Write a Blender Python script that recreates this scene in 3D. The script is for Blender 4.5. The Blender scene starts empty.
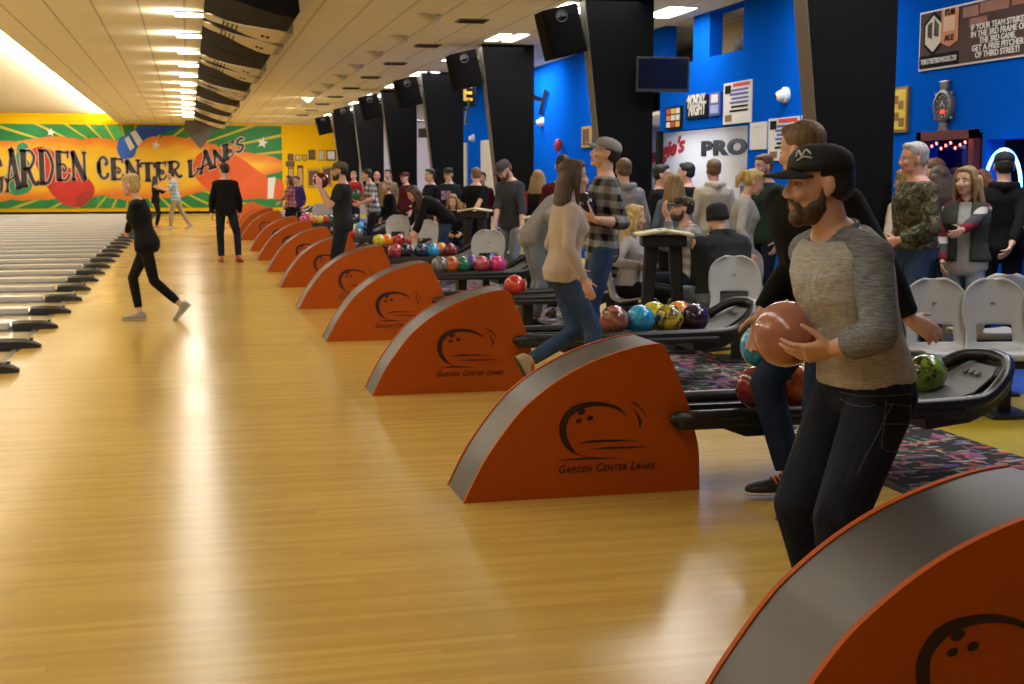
import bpy, bmesh, math, random
import numpy as np
from mathutils import Vector as V, Matrix as M
random.seed(7)
R = math.radians
SC = bpy.context.scene
COL = SC.collection
# ------------------------------------------------------------------ camera
FPX, YAW, PIT, EYE = 1330.0, R(13.59), R(7.0), 1.53
cam_d = bpy.data.cameras.new('camera'); cam = bpy.data.objects.new('camera', cam_d); COL.objects.link(cam)
cam_d.sensor_width = 36.0; cam_d.lens = 36.0 * FPX / 1024.0; cam_d.clip_end = 300; cam_d.clip_start = 0.05
cam.location = (0, 0, EYE); cam.rotation_euler = (R(90) - PIT, 0, -YAW)
cam_d.dof.use_dof = True; cam_d.dof.focus_distance = 5.2; cam_d.dof.aperture_fstop = 9.0
SC.camera = cam

def at(x, y, d):
    """a point of the place from its position in the photograph and its distance from the camera"""
    r = (x - 512); dy = (y - 342)
    fw = FPX * math.cos(PIT) - dy * math.sin(PIT); dn = dy * math.cos(PIT) + FPX * math.sin(PIT)
    v = V((r * math.cos(YAW) + fw * math.sin(YAW), fw * math.cos(YAW) - r * math.sin(YAW), -dn))
    return V((0, 0, EYE)) + v * (d / FPX)

# ------------------------------------------------------------------ objects
def tag(o, label=None, cat=None, group=None, kind=None):
    if label: o['label'] = label
    if cat: o['category'] = cat
    if group: o['group'] = group
    if kind: o['kind'] = kind
    return o

def empty(name, loc, rz=0.0, label=None, cat=None, group=None):
    o = bpy.data.objects.new(name, None); COL.objects.link(o)
    o.location = loc; o.rotation_euler = (0, 0, rz); o.empty_display_size = 0.1
    return tag(o, label, cat, group)

def link(name, me, m=None, parent=None):
    o = bpy.data.objects.new(name, me); COL.objects.link(o)
    if m is not None and not me.materials:
        for q in (m if isinstance(m, (list, tuple)) else [m]): me.materials.append(q)
    if parent: o.parent = parent
    return o

def copy_tree(o, parent=None):
    c = o.copy(); COL.objects.link(c)
    if parent: c.parent = parent
    for ch in list(o.children): copy_tree(ch, c)
    return c

class MB:
    """collects shapes; build() links them as one mesh object"""
    def __init__(s): s.bm = bmesh.new()
    def box(s, c, d, rot=None, bev=0.0):
        r = bmesh.ops.create_cube(s.bm, size=1.0)
        mt = M.Translation(V(c)) @ (rot.to_4x4() if rot else M.Identity(4)) @ M.Diagonal((d[0], d[1], d[2], 1))
        bmesh.ops.transform(s.bm, matrix=mt, verts=r['verts'])
        if bev:
            es = list({e for v in r['verts'] for e in v.link_edges})
            bmesh.ops.bevel(s.bm, geom=es, offset=bev, segments=2, affect='EDGES', profile=0.5)
        return s
    def ell(s, c, r, rot=None, sub=3):
        q = bmesh.ops.create_icosphere(s.bm, subdivisions=sub, radius=1.0)
        mt = M.Translation(V(c)) @ (rot.to_4x4() if rot else M.Identity(4)) @ M.Diagonal((r[0], r[1], r[2], 1))
        bmesh.ops.transform(s.bm, matrix=mt, verts=q['verts']); return s
    def loft(s, rings, cap=True, closed=False):
        """rings: lists of points of one length"""
        vs = [[s.bm.verts.new(p) for p in rg] for rg in rings]
        n = len(vs[0]); m = len(vs)
        for i in range(m if closed else m - 1):
            a, b = vs[i], vs[(i + 1) % m]
            for j in range(n):
                k = (j + 1) % n
                try: s.bm.faces.new((a[j], a[k], b[k], b[j]))
                except ValueError: pass
        if cap and not closed:
            for rg, flip in ((vs[0], True), (vs[-1], False)):
                try: s.bm.faces.new(rg[::-1] if flip else rg)
                except ValueError: pass
        return s
    def tube(s, pts, r, n=12, cap=True, closed=False):
        pts = [V(p) for p in pts]; m = len(pts)
        rs = r if isinstance(r, (list, tuple)) else [r] * m
        rings = []; up = None
        for i, p in enumerate(pts):
            if closed: t = (pts[(i + 1) % m] - pts[i - 1])
            else: t = (pts[min(i + 1, m - 1)] - pts[max(i - 1, 0)])
            t.normalize()
            if up is None:
                up = V((0, 0, 1)) if abs(t.z) < 0.9 else V((1, 0, 0))
            a = t.cross(up)
            if a.length < 1e-6: a = t.orthogonal()
            a.normalize(); b = a.cross(t).normalized(); up = b
            rings.append([p + (a * math.cos(q) + b * math.sin(q)) * rs[i] for q in [2 * math.pi * j / n for j in range(n)]])
        return s.loft(rings, cap, closed)
    def capsule(s, p0, p1, r0, r1, n=16):
        p0, p1 = V(p0), V(p1); t = (p1 - p0); L = t.length
        if L < 1e-6: return s.ell(p0, (r0,) * 3)
        t /= L; pts = []; rs = []
        for q in (0.05, .35, .65, .88): pts.append(p0 - t * r0 * math.cos(q * math.pi / 2)); rs.append(r0 * math.sin(q * math.pi / 2))
        for k in range(5): f = k / 4; pts.append(p0 + t * L * f); rs.append(r0 + (r1 - r0) * f)
        for q in (.88, .65, .35, 0.05): pts.append(p1 + t * r1 * math.cos(q * math.pi / 2)); rs.append(r1 * math.sin(q * math.pi / 2))
        return s.tube(pts, rs, n)
    def lathe(s, prof, c=(0, 0, 0), n=32, rot=None):
        mt = M.Translation(V(c)) @ (rot.to_4x4() if rot else M.Identity(4))
        rings = [[mt @ V((r * math.cos(q), r * math.sin(q), z)) for q in [2 * math.pi * j / n for j in range(n)]] for r, z in prof]
        return s.loft(rings)
    def prism(s, poly, f, d0, d1):
        """poly: 2D outline; f(u, v, d) -> point"""
        a = [s.bm.verts.new(f(u, v, d0)) for u, v in poly]; b = [s.bm.verts.new(f(u, v, d1)) for u, v in poly]
        n = len(poly)
        s.bm.faces.new(a); s.bm.faces.new(b[::-1])
        for i in range(n):
            k = (i + 1) % n; s.bm.faces.new((a[k], a[i], b[i], b[k]))
        return s
    def quad(s, pts):
        s.bm.faces.new([s.bm.verts.new(p) for p in pts]); return s
    def mesh(s, name, smooth=False):
        bmesh.ops.recalc_face_normals(s.bm, faces=s.bm.faces)
        me = bpy.data.meshes.new(name); s.bm.to_mesh(me); s.bm.free()
        if smooth is True: me.polygons.foreach_set('use_smooth', [True] * len(me.polygons))
        elif smooth: me.shade_smooth_by_angle(smooth) if hasattr(me, 'shade_smooth_by_angle') else sharp(me, smooth)
        return me
    def build(s, name, m, parent=None, smooth=False):
        return link(name, s.mesh(name, smooth), m, parent)

def sharp(me, ang):
    me.polygons.foreach_set('use_smooth', [True] * len(me.polygons))
    bm = bmesh.new(); bm.from_mesh(me)
    for e in bm.edges:
        if len(e.link_faces) == 2 and e.calc_face_angle(0) > ang: e.smooth = False
    bm.to_mesh(me); bm.free()
AS = R(35)

def ring(c, a, b, ra, rb, n=24, ex=2.0):
    """a superellipse ring round c in the plane of a and b"""
    out = []
    for j in range(n):
        t = 2 * math.pi * j / n; ct, st = math.cos(t), math.sin(t)
        out.append(V(c) + V(a) * ra * math.copysign(abs(ct) ** (2 / ex), ct) + V(b) * rb * math.copysign(abs(st) ** (2 / ex), st))
    return out

def remesh(mb, name, voxel, smooth=4, fac=0.5):
    """the union of all shapes in mb as one continuous surface"""
    bmesh.ops.recalc_face_normals(mb.bm, faces=mb.bm.faces)
    me = bpy.data.meshes.new('tmp'); mb.bm.to_mesh(me); mb.bm.free()
    ob = bpy.data.objects.new('tmp', me); COL.objects.link(ob)
    m1 = ob.modifiers.new('r', 'REMESH'); m1.mode = 'VOXEL'; m1.voxel_size = voxel; m1.adaptivity = 0
    if smooth: m2 = ob.modifiers.new('s', 'SMOOTH'); m2.factor = fac; m2.iterations = smooth
    dg = bpy.context.evaluated_depsgraph_get()
    out = bpy.data.meshes.new_from_object(ob.evaluated_get(dg)); out.name = name
    bpy.data.objects.remove(ob); bpy.data.meshes.remove(me)
    out.materials.clear()
    out.polygons.foreach_set('use_smooth', [True] * len(out.polygons))
    return out

# ------------------------------------------------------------------ materials
MATS = {}
class NT:
    def __init__(s, name):
        s.m = bpy.data.materials.new(name); s.m.use_nodes = True
        s.t = s.m.node_tree; s.b = s.t.nodes['Principled BSDF']
        s.n = s.t.nodes; s.l = s.t.links
    def add(s, kind, **kw):
        q = s.n.new(kind)
        for k, v in kw.items():
            if k.startswith('i_'):
                key = k[2:]; key = int(key) if key.isdigit() else key.replace('_', ' ')
                if hasattr(v, 'is_output'): s.l.new(v, q.inputs[key])
                else: q.inputs[key].default_value = v
            else: setattr(q, k, v)
        return q
    def co(s, kind='Object', scale=(1, 1, 1), rot=(0, 0, 0)):
        c = s.add('ShaderNodeTexCoord'); mp = s.add('ShaderNodeMapping')
        s.l.new(c.outputs[kind], mp.inputs[0]); mp.inputs['Scale'].default_value = scale; mp.inputs['Rotation'].default_value = rot
        return mp.outputs[0]
    def noise(s, vec, scale=5.0, detail=3.0, rough=0.5, dist=0.0):
        q = s.add('ShaderNodeTexNoise'); s.l.new(vec, q.inputs['Vector'])
        q.inputs['Scale'].default_value = scale; q.inputs['Detail'].default_value = detail
        q.inputs['Roughness'].default_value = rough; q.inputs['Distortion'].default_value = dist
        return q.outputs['Fac']
    def ramp(s, fac, stops, interp='LINEAR'):
        q = s.add('ShaderNodeValToRGB'); q.color_ramp.interpolation = interp
        e = q.color_ramp.elements
        while len(e) < len(stops): e.new(0.5)
        for i, (p, c) in enumerate(stops): e[i].position = p; e[i].color = (*c[:3], 1)
        s.l.new(fac, q.inputs[0]); return q.outputs[0]
    def mix(s, fac, a, b, mode='MIX'):
        q = s.add('ShaderNodeMix', data_type='RGBA', blend_type=mode)
        for key, v in ((0, fac), (6, a), (7, b)):
            if hasattr(v, 'is_output'): s.l.new(v, q.inputs[key])
            elif key == 0: q.inputs[0].default_value = v
            else: q.inputs[key].default_value = (*v[:3], 1)
        return q.outputs[2]
    def math(s, op, a, b=0.0):
        q = s.add('ShaderNodeMath', operation=op)
        for i, v in enumerate((a, b)):
            if hasattr(v, 'is_output'): s.l.new(v, q.inputs[i])
            else: q.inputs[i].default_value = v
        return q.outputs[0]
    def sep(s, vec):
        q = s.add('ShaderNodeSeparateXYZ'); s.l.new(vec, q.inputs[0]); return q.outputs
    def col(s, v):
        if hasattr(v, 'is_output'): s.l.new(v, s.b.inputs['Base Color'])
        else: s.b.inputs['Base Color'].default_value = (*v[:3], 1)
        return s
    def bump(s, h, strength=0.3, dist=0.01):
        q = s.add('ShaderNodeBump'); q.inputs['Strength'].default_value = strength; q.inputs['Distance'].default_value = dist
        s.l.new(h, q.inputs['Height']); s.l.new(q.outputs[0], s.b.inputs['Normal']); return s
    def set(s, **kw):
        for k, v in kw.items():
            i = s.b.inputs[k.replace('_', ' ')]
            if hasattr(v, 'is_output'): s.l.new(v, i)
            else: i.default_value = v
        return s

def plain(name, c, rough=0.5, var=0.08, sc=9.0, bump=0.0, **kw):
    """a painted, moulded or woven surface: one colour with slight uneven tone"""
    if name in MATS: return MATS[name]
    k = NT(name); n = k.noise(k.co(), sc, 4)
    k.col(k.mix(n, [x * (1 - var) for x in c], [min(1, x * (1 + var)) for x in c])); k.set(Roughness=rough, **kw)
    if bump: k.bump(n, bump, 0.01)
    MATS[name] = k.m; return k.m
def glow(name, c, s):
    if name in MATS: return MATS[name]
    k = NT(name); k.col((0.02, 0.02, 0.02)); k.b.inputs['Emission Color'].default_value = (*c, 1); k.b.inputs['Emission Strength'].default_value = s
    MATS[name] = k.m; return k.m

# text as a mesh: built-in lettering, flat in local XY, thickened
def text_mesh(body, size, bold=0.0, extrude=0.002, shear=0.0, align='CENTER', space=1.0, smallcaps=0.0):
    cu = bpy.data.curves.new('t', 'FONT'); cu.body = body; cu.size = size; cu.offset = bold; cu.extrude = extrude
    cu.shear = shear; cu.align_x = align; cu.space_character = space; cu.resolution_u = 4
    if smallcaps:
        cu.small_caps_scale = smallcaps
        for i, ch in enumerate(body):
            if ch.islower(): cu.body_format[i].use_small_caps = True
    ob = bpy.data.objects.new('t', cu); COL.objects.link(ob)
    dg = bpy.context.evaluated_depsgraph_get()
    me = bpy.data.meshes.new_from_object(ob.evaluated_get(dg)); me.materials.clear()
    bpy.data.objects.remove(ob); bpy.data.curves.remove(cu)
    return me
def place_mesh(me, mt):
    me.transform(mt); return me
# ------------------------------------------------------------------ people
def skin_mat(name, c):
    if name in MATS: return MATS[name]
    k = NT(name); n = k.noise(k.co(), 14, 4)
    k.col(k.mix(n, [c[0] * .88, c[1] * .80, c[2] * .78], [min(1, c[0] * 1.06), c[1] * 1.05, c[2] * 1.05]))
    k.set(Roughness=0.5, Subsurface_Weight=0.08, Subsurface_Radius=(.02, .008, .004)); k.bump(k.noise(k.co(), 120, 2), 0.06, 0.002)
    MATS[name] = k.m; return k.m
def cloth(name, c, c2=None, kind='plain', rough=0.85):
    if name in MATS: return MATS[name]
    k = NT(name); c2 = c2 or [x * 0.7 for x in c]
    fold = k.noise(k.co(scale=(1, 1, .55)), 9, 3, .55, .6)
    if kind == 'plain':
        k.col(k.mix(fold, c2, c))
    elif kind == 'heather':
        n = k.noise(k.co(scale=(24, 24, 220)), 1.0, 4, .7, .4)
        k.col(k.ramp(n, [(.34, c2), (.66, c)]))
    elif kind == 'denim':
        n = k.noise(k.co(), 4.5, 3, .6); w = k.noise(k.co(scale=(160, 160, 40)), 1.0, 2)
        k.col(k.mix(k.math('MULTIPLY', w, .5), k.ramp(n, [(.35, c), (.72, c2)]), [x * .5 for x in c]))
    elif kind == 'plaid':
        xyz = k.sep(k.co(rot=(.05, .08, .5))); 
        def stripe(o, f, ph=0.0):
            return k.math('GREATER_THAN', k.math('FRACT', k.math('ADD', k.math('MULTIPLY', o, f), ph)), .5)
        s1 = k.math('ADD', stripe(xyz[0], 9.5), stripe(xyz[2], 9.5)); s2 = k.math('ADD', stripe(xyz[1], 9.5), stripe(xyz[2], 9.5))
        f = k.math('MULTIPLY', k.math('ADD', s1, s2), .25)
        k.col(k.ramp(f, [(0.0, c), (.5, [(a + b) * .42 for a, b in zip(c, c2)]), (1.0, c2)]))
    elif kind == 'camo':
        n = k.noise(k.co(), 15, 3, .6, .8); n2 = k.noise(k.co(scale=(1, 1, 1.6)), 24, 3, .6, .8)
        a = k.ramp(n, [(0, [x * .35 for x in c]), (.44, c), (.58, c2)], 'CONSTANT')
        k.col(k.mix(k.math('GREATER_THAN', n2, .58), a, [x * .25 for x in c]))
    elif kind == 'stripes':
        z = k.sep(k.co())[2]
        f = k.math('FRACT', k.math('MULTIPLY', z, 4.2))
        k.col(k.ramp(f, [(0, c), (.28, (.5, .46, .42)), (.5, (.12, .02, .025)), (.75, c2)], 'CONSTANT'))
    k.set(Roughness=rough, Sheen_Weight=.0, Specular_IOR_Level=.2)
    k.bump(fold, 0.55, 0.035)
    MATS[name] = k.m; return k.m
def raglan_mat():
    k = NT('heather_raglan_body')
    n = k.noise(k.co(scale=(22, 22, 240)), 1.0, 4, .7, .4)
    k.col(k.ramp(n, [(.30, (.28, .275, .265)), (.68, (.53, .52, .50))]))
    k.set(Roughness=.85); k.bump(k.noise(k.co(scale=(1, 1, .7)), 10, 3, .6, .8), .6, .03); return k.m
def hair_mat(name, c):
    if name in MATS: return MATS[name]
    k = NT(name); n = k.noise(k.co(scale=(60, 60, 9)), 1.0, 5, .65, .5)
    k.col(k.ramp(n, [(.3, [x * .45 for x in c]), (.7, [min(1, x * 1.35) for x in c])])); k.set(Roughness=.55); k.bump(n, .5, .01)
    MATS[name] = k.m; return k.m
HAIRC = dict(brown=(.070, .036, .018), dark=(.016, .011, .008), blond=(.55, .38, .13), dirty=(.30, .19, .07), grey=(.42, .41, .39), red=(.18, .07, .025), light=(.18, .10, .045))
SKIN = skin_mat('skin_light', (.70, .43, .31)); SKIN2 = skin_mat('skin_ruddy', (.66, .35, .25))
LIP = plain('lip_skin', (.42, .17, .13), .45)
EYE_W = plain('eye_white', (.50, .47, .44), .3, .02); EYE_I = plain('eye_iris', (.03, .022, .018), .15, .02)
SOLE = plain('shoe_sole_white', (.62, .58, .50), .6); BLACKSOLE = plain('shoe_sole_dark', (.03, .028, .026), .6)

def ik(a, t, l1, l2, hint):
    a, t = V(a), V(t); d = t - a; L = d.length
    if L > (l1 + l2) * .998: d = d * ((l1 + l2) * .998 / L); L = d.length; t = a + d
    L = max(L, abs(l1 - l2) + .02)
    x = (l1 * l1 - l2 * l2 + L * L) / (2 * L); y = math.sqrt(max(l1 * l1 - x * x, 0)); dn = d.normalized()
    h = V(hint); h = h - dn * h.dot(dn)
    if h.length < 1e-4: h = dn.orthogonal()
    return a + dn * x + h.normalized() * y, t

MALE = [(-.10, .100, .085, .0), (-.05, .160, .112, -.004), (.03, .172, .122, -.008), (.10, .163, .112, -.002), (.18, .154, .108, .006), (.27, .160, .115, .010), (.36, .178, .124, .010), (.43, .186, .120, .002), (.485, .170, .098, -.004), (.53, .112, .078, -.010), (.57, .064, .062, -.006)]
FEM = [(-.10, .098, .085, .0), (-.05, .164, .114, -.006), (.03, .174, .124, -.012), (.10, .156, .108, -.004), (.18, .132, .095, .004), (.27, .140, .106, .012), (.34, .154, .130, .022), (.41, .160, .112, .010), (.47, .148, .088, -.002), (.515, .100, .068, -.010), (.56, .054, .054, -.006)]

def hand(mb, w, d, n, side, s, curl, thumb=0.5, spread=0.10, fr=.0088):
    """palm and five fingers: w wrist, d finger direction, n palm normal (curl side), side the thumb side"""
    d = V(d).normalized(); n = V(n); n = (n - d * n.dot(d)).normalized(); sd = n.cross(d).normalized()
    if sd.dot(V(side)) < 0: sd = -sd
    rg = []
    for q, hw, th in ((-.015, .026, .021), (.015, .031, .019), (.05, .040, .017), (.085, .042, .014), (.098, .038, .010)):
        rg.append(ring(w + d * q * s, sd, n, hw * s, th * s, 16, 2.6))
    mb.loft(rg)
    for i, (o, L, base) in enumerate(((.029, (.042, .026, .021), .088), (.010, (.047, .030, .022), .092), (-.010, (.044, .028, .022), .089), (-.029, (.034, .021, .019), .080))):
        p = w + d * (base * s - .012 * s) + sd * o * s
        f = (d + sd * (o * spread / .029)).normalized(); ang = 0
        for j, l in enumerate(L):
            ang += curl * (1.0, 1.15, .8)[j] * (1 + .08 * i)
            dr = (f * math.cos(ang) + n * math.sin(ang)).normalized()
            l2 = l * s + (.012 * s if j == 0 else 0)
            q = p + dr * l2; r0 = fr * s * (1.06, .98, .90)[j]; mb.capsule(p, q, r0, r0 * .93, 10); p = q
    p = w + d * .022 * s + sd * .024 * s
    dr = (d * .62 + sd * .75 + n * thumb).normalized()
    for j, l in enumerate((.040, .032, .026)):
        q = p + dr * l * s; r0 = s * (.0125, .0105, .0092)[j]; mb.capsule(p, q, r0, r0 * .92, 10); p = q
        dr = (dr + d * .30 + n * thumb * .35).normalized()

def person(label, loc, heading, h=1.75, name='person', fem=False, bulk=1.0, lean=0, side=0, twist=0, hips=None, head=(0, 0), headroll=0,
           feet=None, hands=None, hand_dirs=None, top='long', topm=None, sleevem=None, pants=None, pantsfit=.014, shoe=None, hair=('short', 'brown'), cap=None, beard=None,
           skin=None, seated=False, detail=0, hem=-.10, hood=False, vest=None, glasses=False, belt=None, knee_out=.0, flare=.012, curl=(.35, .35), elbow=None):
    s = h / 1.75; root = empty(name, loc, R(heading), label, 'person')
    inv = root.matrix_basis.inverted() if False else (M.Translation(V(loc)) @ M.Rotation(R(heading), 4, 'Z')).inverted()
    def loc_of(p):
        if len(p) == 4 and p[0] == 'px': return inv @ at(p[1], p[2], p[3])
        return V(p)
    def dir_of(p):
        if len(p) == 4:
            w = V((math.cos(YAW), -math.sin(YAW), 0)) * p[1] + V((0, 0, 1)) * p[2] + V((math.sin(YAW), math.cos(YAW), 0)) * p[3]
            return inv.to_3x3() @ w
        return V(p)
    skin = skin or SKIN
    vox = .0052 if detail else .0085; cvox = .007 if detail else .0110
    tab = FEM if fem else MALE
    hipz = (hips[2] if hips else (.47 if seated else .915 * s)); P = V((hips[0], hips[1], hipz)) if hips else V((0, 0, hipz))
    # torso frames
    Mp = M.Rotation(R(lean * .35), 3, 'Y') @ M.Rotation(R(side * .3), 3, 'X')
    Mc = M.Rotation(R(twist), 3, 'Z') @ M.Rotation(R(lean), 3, 'Y') @ M.Rotation(R(-side), 3, 'X')
    qp, qc = Mp.to_quaternion(), Mc.to_quaternion()
    def fr(t):
        k = min(max((t + .02) / .34, 0), 1); k = k * k * (3 - 2 * k); return qp.slerp(qc, k).to_matrix()
    cache = {}
    def spine(t):
        if t <= 0: return P + fr(t) @ V((0, 0, t * s))
        if t in cache: return cache[t]
        n = 24; p = P.copy()
        for i in range(n): p += fr(t * (i + .5) / n) @ V((0, 0, t * s / n))
        cache[t] = p; return p
    def tor(grow=0.0, lo=-1, hi=9, gd=None, flare=0):
        rg = []
        for t, hw, hd, off in tab:
            if t < lo or t > hi: continue
            f = fr(t); c = spine(t) + f @ V((off * s, 0, 0))
            bulge = (bulk - 1)
            belly = 1 + bulge * (1.5 if .0 <= t <= .3 else .8)
            fl = flare * max(0, (.12 - t) / .2)
            rg.append(ring(c, f @ V((1, 0, 0)), f @ V((0, 1, 0)), hd * s * belly + grow + fl, hw * s * (1 + bulge * .9) + grow + fl, 28, 2.25))
        return rg
    fc = fr(.5); sw = (.150 if fem else .174) * s * (1 + (bulk - 1) * .6); ab = .86 if fem else 1.0
    sh = {k: spine(.462) + fc @ V((-.006 * s, sg * sw, 0)) for k, sg in (('L', 1), ('R', -1))}
    ul, fl_ = .285 * s, .255 * s
    wr, el = {}, {}
    for k, sg in (('L', 1), ('R', -1)):
        tgt = (hands or {}).get(k)
        if tgt is None:
            tgt = sh[k] + V((.07 * s, sg * .07 * s, -.515 * s)) + V((math.sin(R(lean)) * .10, 0, 0))
            if seated: tgt = P + V((.32, sg * .10, .12))
        else: tgt = loc_of(tgt)
        hint = (elbow or {}).get(k) or (-.8, sg * .45, -.3)
        hint = dir_of(hint)
        el[k], wr[k] = ik(sh[k], tgt, ul, fl_, hint)
    # legs
    hj, kn, an, toe = {}, {}, {}, {}
    for k, sg in (('L', 1), ('R', -1)):
        hj[k] = P + fr(0) @ V((0, sg * .090 * s, -.01 * s))
        f = (feet or {}).get(k)
        if f is None:
            f = (.42, sg * .13, .09, sg * 8, 0) if seated else (.0 + .02 * sg, sg * .11, .085 * s, sg * 9, 0)
        if f[0] == 'px': pos = loc_of(f[:4]); ty, tp = (f[4], f[5]) if len(f) > 5 else (0, 0)
        else: pos = V(f[:3]); ty, tp = f[3], f[4]
        hint = M.Rotation(R(ty), 3, 'Z') @ V((1, sg * knee_out, .12 if not seated else .9))
        kn[k], an[k] = ik(hj[k], pos, .425 * s, .415 * s, hint)
        toe[k] = M.Rotation(R(ty), 3, 'Z') @ M.Rotation(R(tp), 3, 'Y')
    # head
    nb = spine(.545); Mh = M.Rotation(R(head[0]), 3, 'Z') @ M.Rotation(R(head[1]), 3, 'Y') @ M.Rotation(R(headroll), 3, 'X')
    nd = (fc @ V((0, 0, 1)) * .6 + Mh @ V((0, 0, 1)) * .4).normalized()
    pv = nb + nd * (.068 if fem else .070) * s + fc @ V((.012, 0, 0))
    hs = (.96 if fem else 1.0) * (.5 + .5 * s)
    HC = pv + Mh @ V((.022 * hs, 0, .088 * hs))
    def hp(x, y, z): return HC + Mh @ (V((x, y, z)) * hs)
    Mh3 = Mh
    # ---------------- body
    mb = MB(); rg = tor(-.006); mb.loft(rg)
    mb.tube([spine(.50), nb, pv + Mh @ V((-.005, 0, .0)), hp(-.015, 0, -.03)], [.062 * s * ab, .058 * s * ab, .056 * s * ab, .052 * s * ab], 16)
    for k in 'LR': mb.capsule(spine(.515).lerp(sh[k], .12), sh[k], .058 * s, .048 * s * ab, 14)
    E = lambda c, r, rot=None, sub=3: mb.ell(hp(*c), [q * hs for q in r], Mh3 @ rot if rot else Mh3, sub)
    E((-.012, 0, .032), (.100, .077, .088)); E((.028, 0, -.018), (.062, .063, .075)); E((.028, 0, -.068), (.058, .055, .046)); E((.066, 0, -.096), (.024, .028, .020))
    E((.066, .034, -.030), (.026, .026, .026), None, 2); E((.066, -.034, -.030), (.026, .026, .026), None, 2)
    mb.capsule(hp(.078, .012, .021), hp(.064, .048, .020), .011 * hs, .010 * hs, 10); mb.capsule(hp(.078, -.012, .021), hp(.064, -.048, .020), .011 * hs, .010 * hs, 10)
    mb.capsule(hp(.084, 0, .012), hp(.104, 0, -.028), .009 * hs, .0125 * hs, 12); mb.capsule(hp(.098, .010, -.037), hp(.098, -.010, -.037), .0095 * hs, .0095 * hs, 10)
    E((.084, 0, -.060), (.012, .024, .0075), None, 2); E((.082, 0, -.073), (.012, .021, .008), None, 2)
    for sg in (1, -1):
        mb.ell(hp(-.008, sg * .080, -.010), (.021 * hs, .008 * hs, .033 * hs), Mh3 @ M.Rotation(R(-12), 3, 'Y') @ M.Rotation(R(-sg * 18), 3, 'Z'), 2)
        mb.ell(hp(-.002, sg * .076, -.036), (.010 * hs, .006 * hs, .011 * hs), Mh3, 2)
    for k, sg in (('L', 1), ('R', -1)):
        mb.capsule(sh[k], el[k], .050 * s * ab * bulk ** .5, .039 * s * ab, 14); mb.capsule(el[k], el[k].lerp(wr[k], .3), .040 * s * ab, .043 * s * ab, 14); mb.capsule(el[k].lerp(wr[k], .3), wr[k], .043 * s * ab, .028 * s * ab, 14)
        fd = (wr[k] - el[k]).normalized()
        hd = (hand_dirs or {}).get(k)
        if hd: d, n, sd = [dir_of(q) for q in hd]
        else:
            d = fd; inn = V((0, -sg, 0)); n = inn - d * inn.dot(d)
            if n.length < .1: n = d.orthogonal()
            sd = V((1, 0, .2))
        hand(mb, wr[k] + fd * .004, d, n, sd, s * (.90 if fem else 1.0), curl[0 if k == 'L' else 1], fr=.0088 if detail else .0098)
        mb.capsule(hj[k], kn[k], .074 * s, .050 * s, 16); mb.capsule(kn[k], kn[k].lerp(an[k], .3), .050 * s, .052 * s, 14); mb.capsule(kn[k].lerp(an[k], .3), an[k], .052 * s, .034 * s, 14)
        T = toe[k]; mb.capsule(an[k] + T @ V((-.03, 0, -.045)) * s, an[k] + T @ V((.13, 0, -.055)) * s, .030 * s, .022 * s, 12)
    bme = remesh(mb, 'body', vox, 3 if detail else 2)
    bme.materials.append(skin); bme.materials.append(LIP)
    # lips get their own colour
    ih = Mh3.transposed(); nv = len(bme.polygons); cs = np.empty(nv * 3, 'f'); bme.polygons.foreach_get('center', cs); cs = cs.reshape(-1, 3)
    q = (cs - np.array(HC)) @ np.array(ih).T / hs
    mi = ((q[:, 0] > .078) & (abs(q[:, 1]) < .023) & (q[:, 2] < -.054) & (q[:, 2] > -.081)).astype('i'); bme.polygons.foreach_set('material_index', mi)
    link('body', bme, None, root)
    # ---------------- eyes, brows
    hm = hair_mat('hair_' + hair[1], HAIRC[hair[1]])
    for sg in (1, -1):
        m = MB(); m.ell(hp(.071, sg * .032, .000), (.0120 * hs, .0135 * hs, .0065 * hs), Mh3, 3); e = m.build('eye', EYE_W, root, True)
        m = MB(); m.ell(hp(.0805, sg * .0325, .000), (.004 * hs, .006 * hs, .006 * hs), Mh3, 2); m.build('iris', EYE_I, e, True)
        m = MB(); m.tube([hp(.089, sg * .014, .024), hp(.085, sg * .030, .030), hp(.070, sg * .050, .024)], [.003 * hs, .0038 * hs, .002 * hs], 8); m.build('eyebrow', hm, root, True)
    # ---------------- hair
    st = hair[0]
    if st != 'bald':
        m = MB()
        if st == 'fringe': m.ell(hp(-.030, 0, .012), (.090 * hs, .086 * hs, .060 * hs), Mh3)
        else:
            m.ell(hp(-.026, 0, .048), (.100 * hs, .086 * hs, .086 * hs), Mh3); m.ell(hp(-.052, 0, .000), (.068 * hs, .078 * hs, .070 * hs), Mh3)
            m.ell(hp(.035, 0, .095), (.045 * hs, .062 * hs, .030 * hs), Mh3)
        dn = V((0, 0, -1))
        if st in ('long', 'straight'):
            for a in range(-4, 5):
                an_ = a * R(23); x, y = -.045 - .055 * math.cos(an_), .082 * math.sin(an_) * 1.05
                p0 = hp(x * .9, y, .03); L = (.25 if st == 'long' else .32) * s
                p1 = hp(x - .006, y * 1.08, -.06); p2 = p1 + dn * L * .5 + Mh @ V((-.015, y * .25, 0)); p3 = p1 + dn * L + Mh @ V((-.012 if abs(a) < 4 else .03, y * .30, 0))
                m.tube([p0, p1, p2, p3], [.026 * hs, .030 * hs, .030 * hs, .012 * hs], 10)
            for sg in (1, -1): m.tube([hp(.035, sg * .060, .085), hp(.025, sg * .086, .01), hp(.012, sg * .092, -.08), hp(.02, sg * .095, -.08) + dn * .14 * s], [.018 * hs, .022 * hs, .024 * hs, .010], 10)
        if st == 'ponytail':
            m.tube([hp(-.10, 0, .06), hp(-.145, 0, .055), hp(-.165, 0, -.02), hp(-.15, 0, -.12)], [.028, .032, .036, .012], 10)
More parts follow.
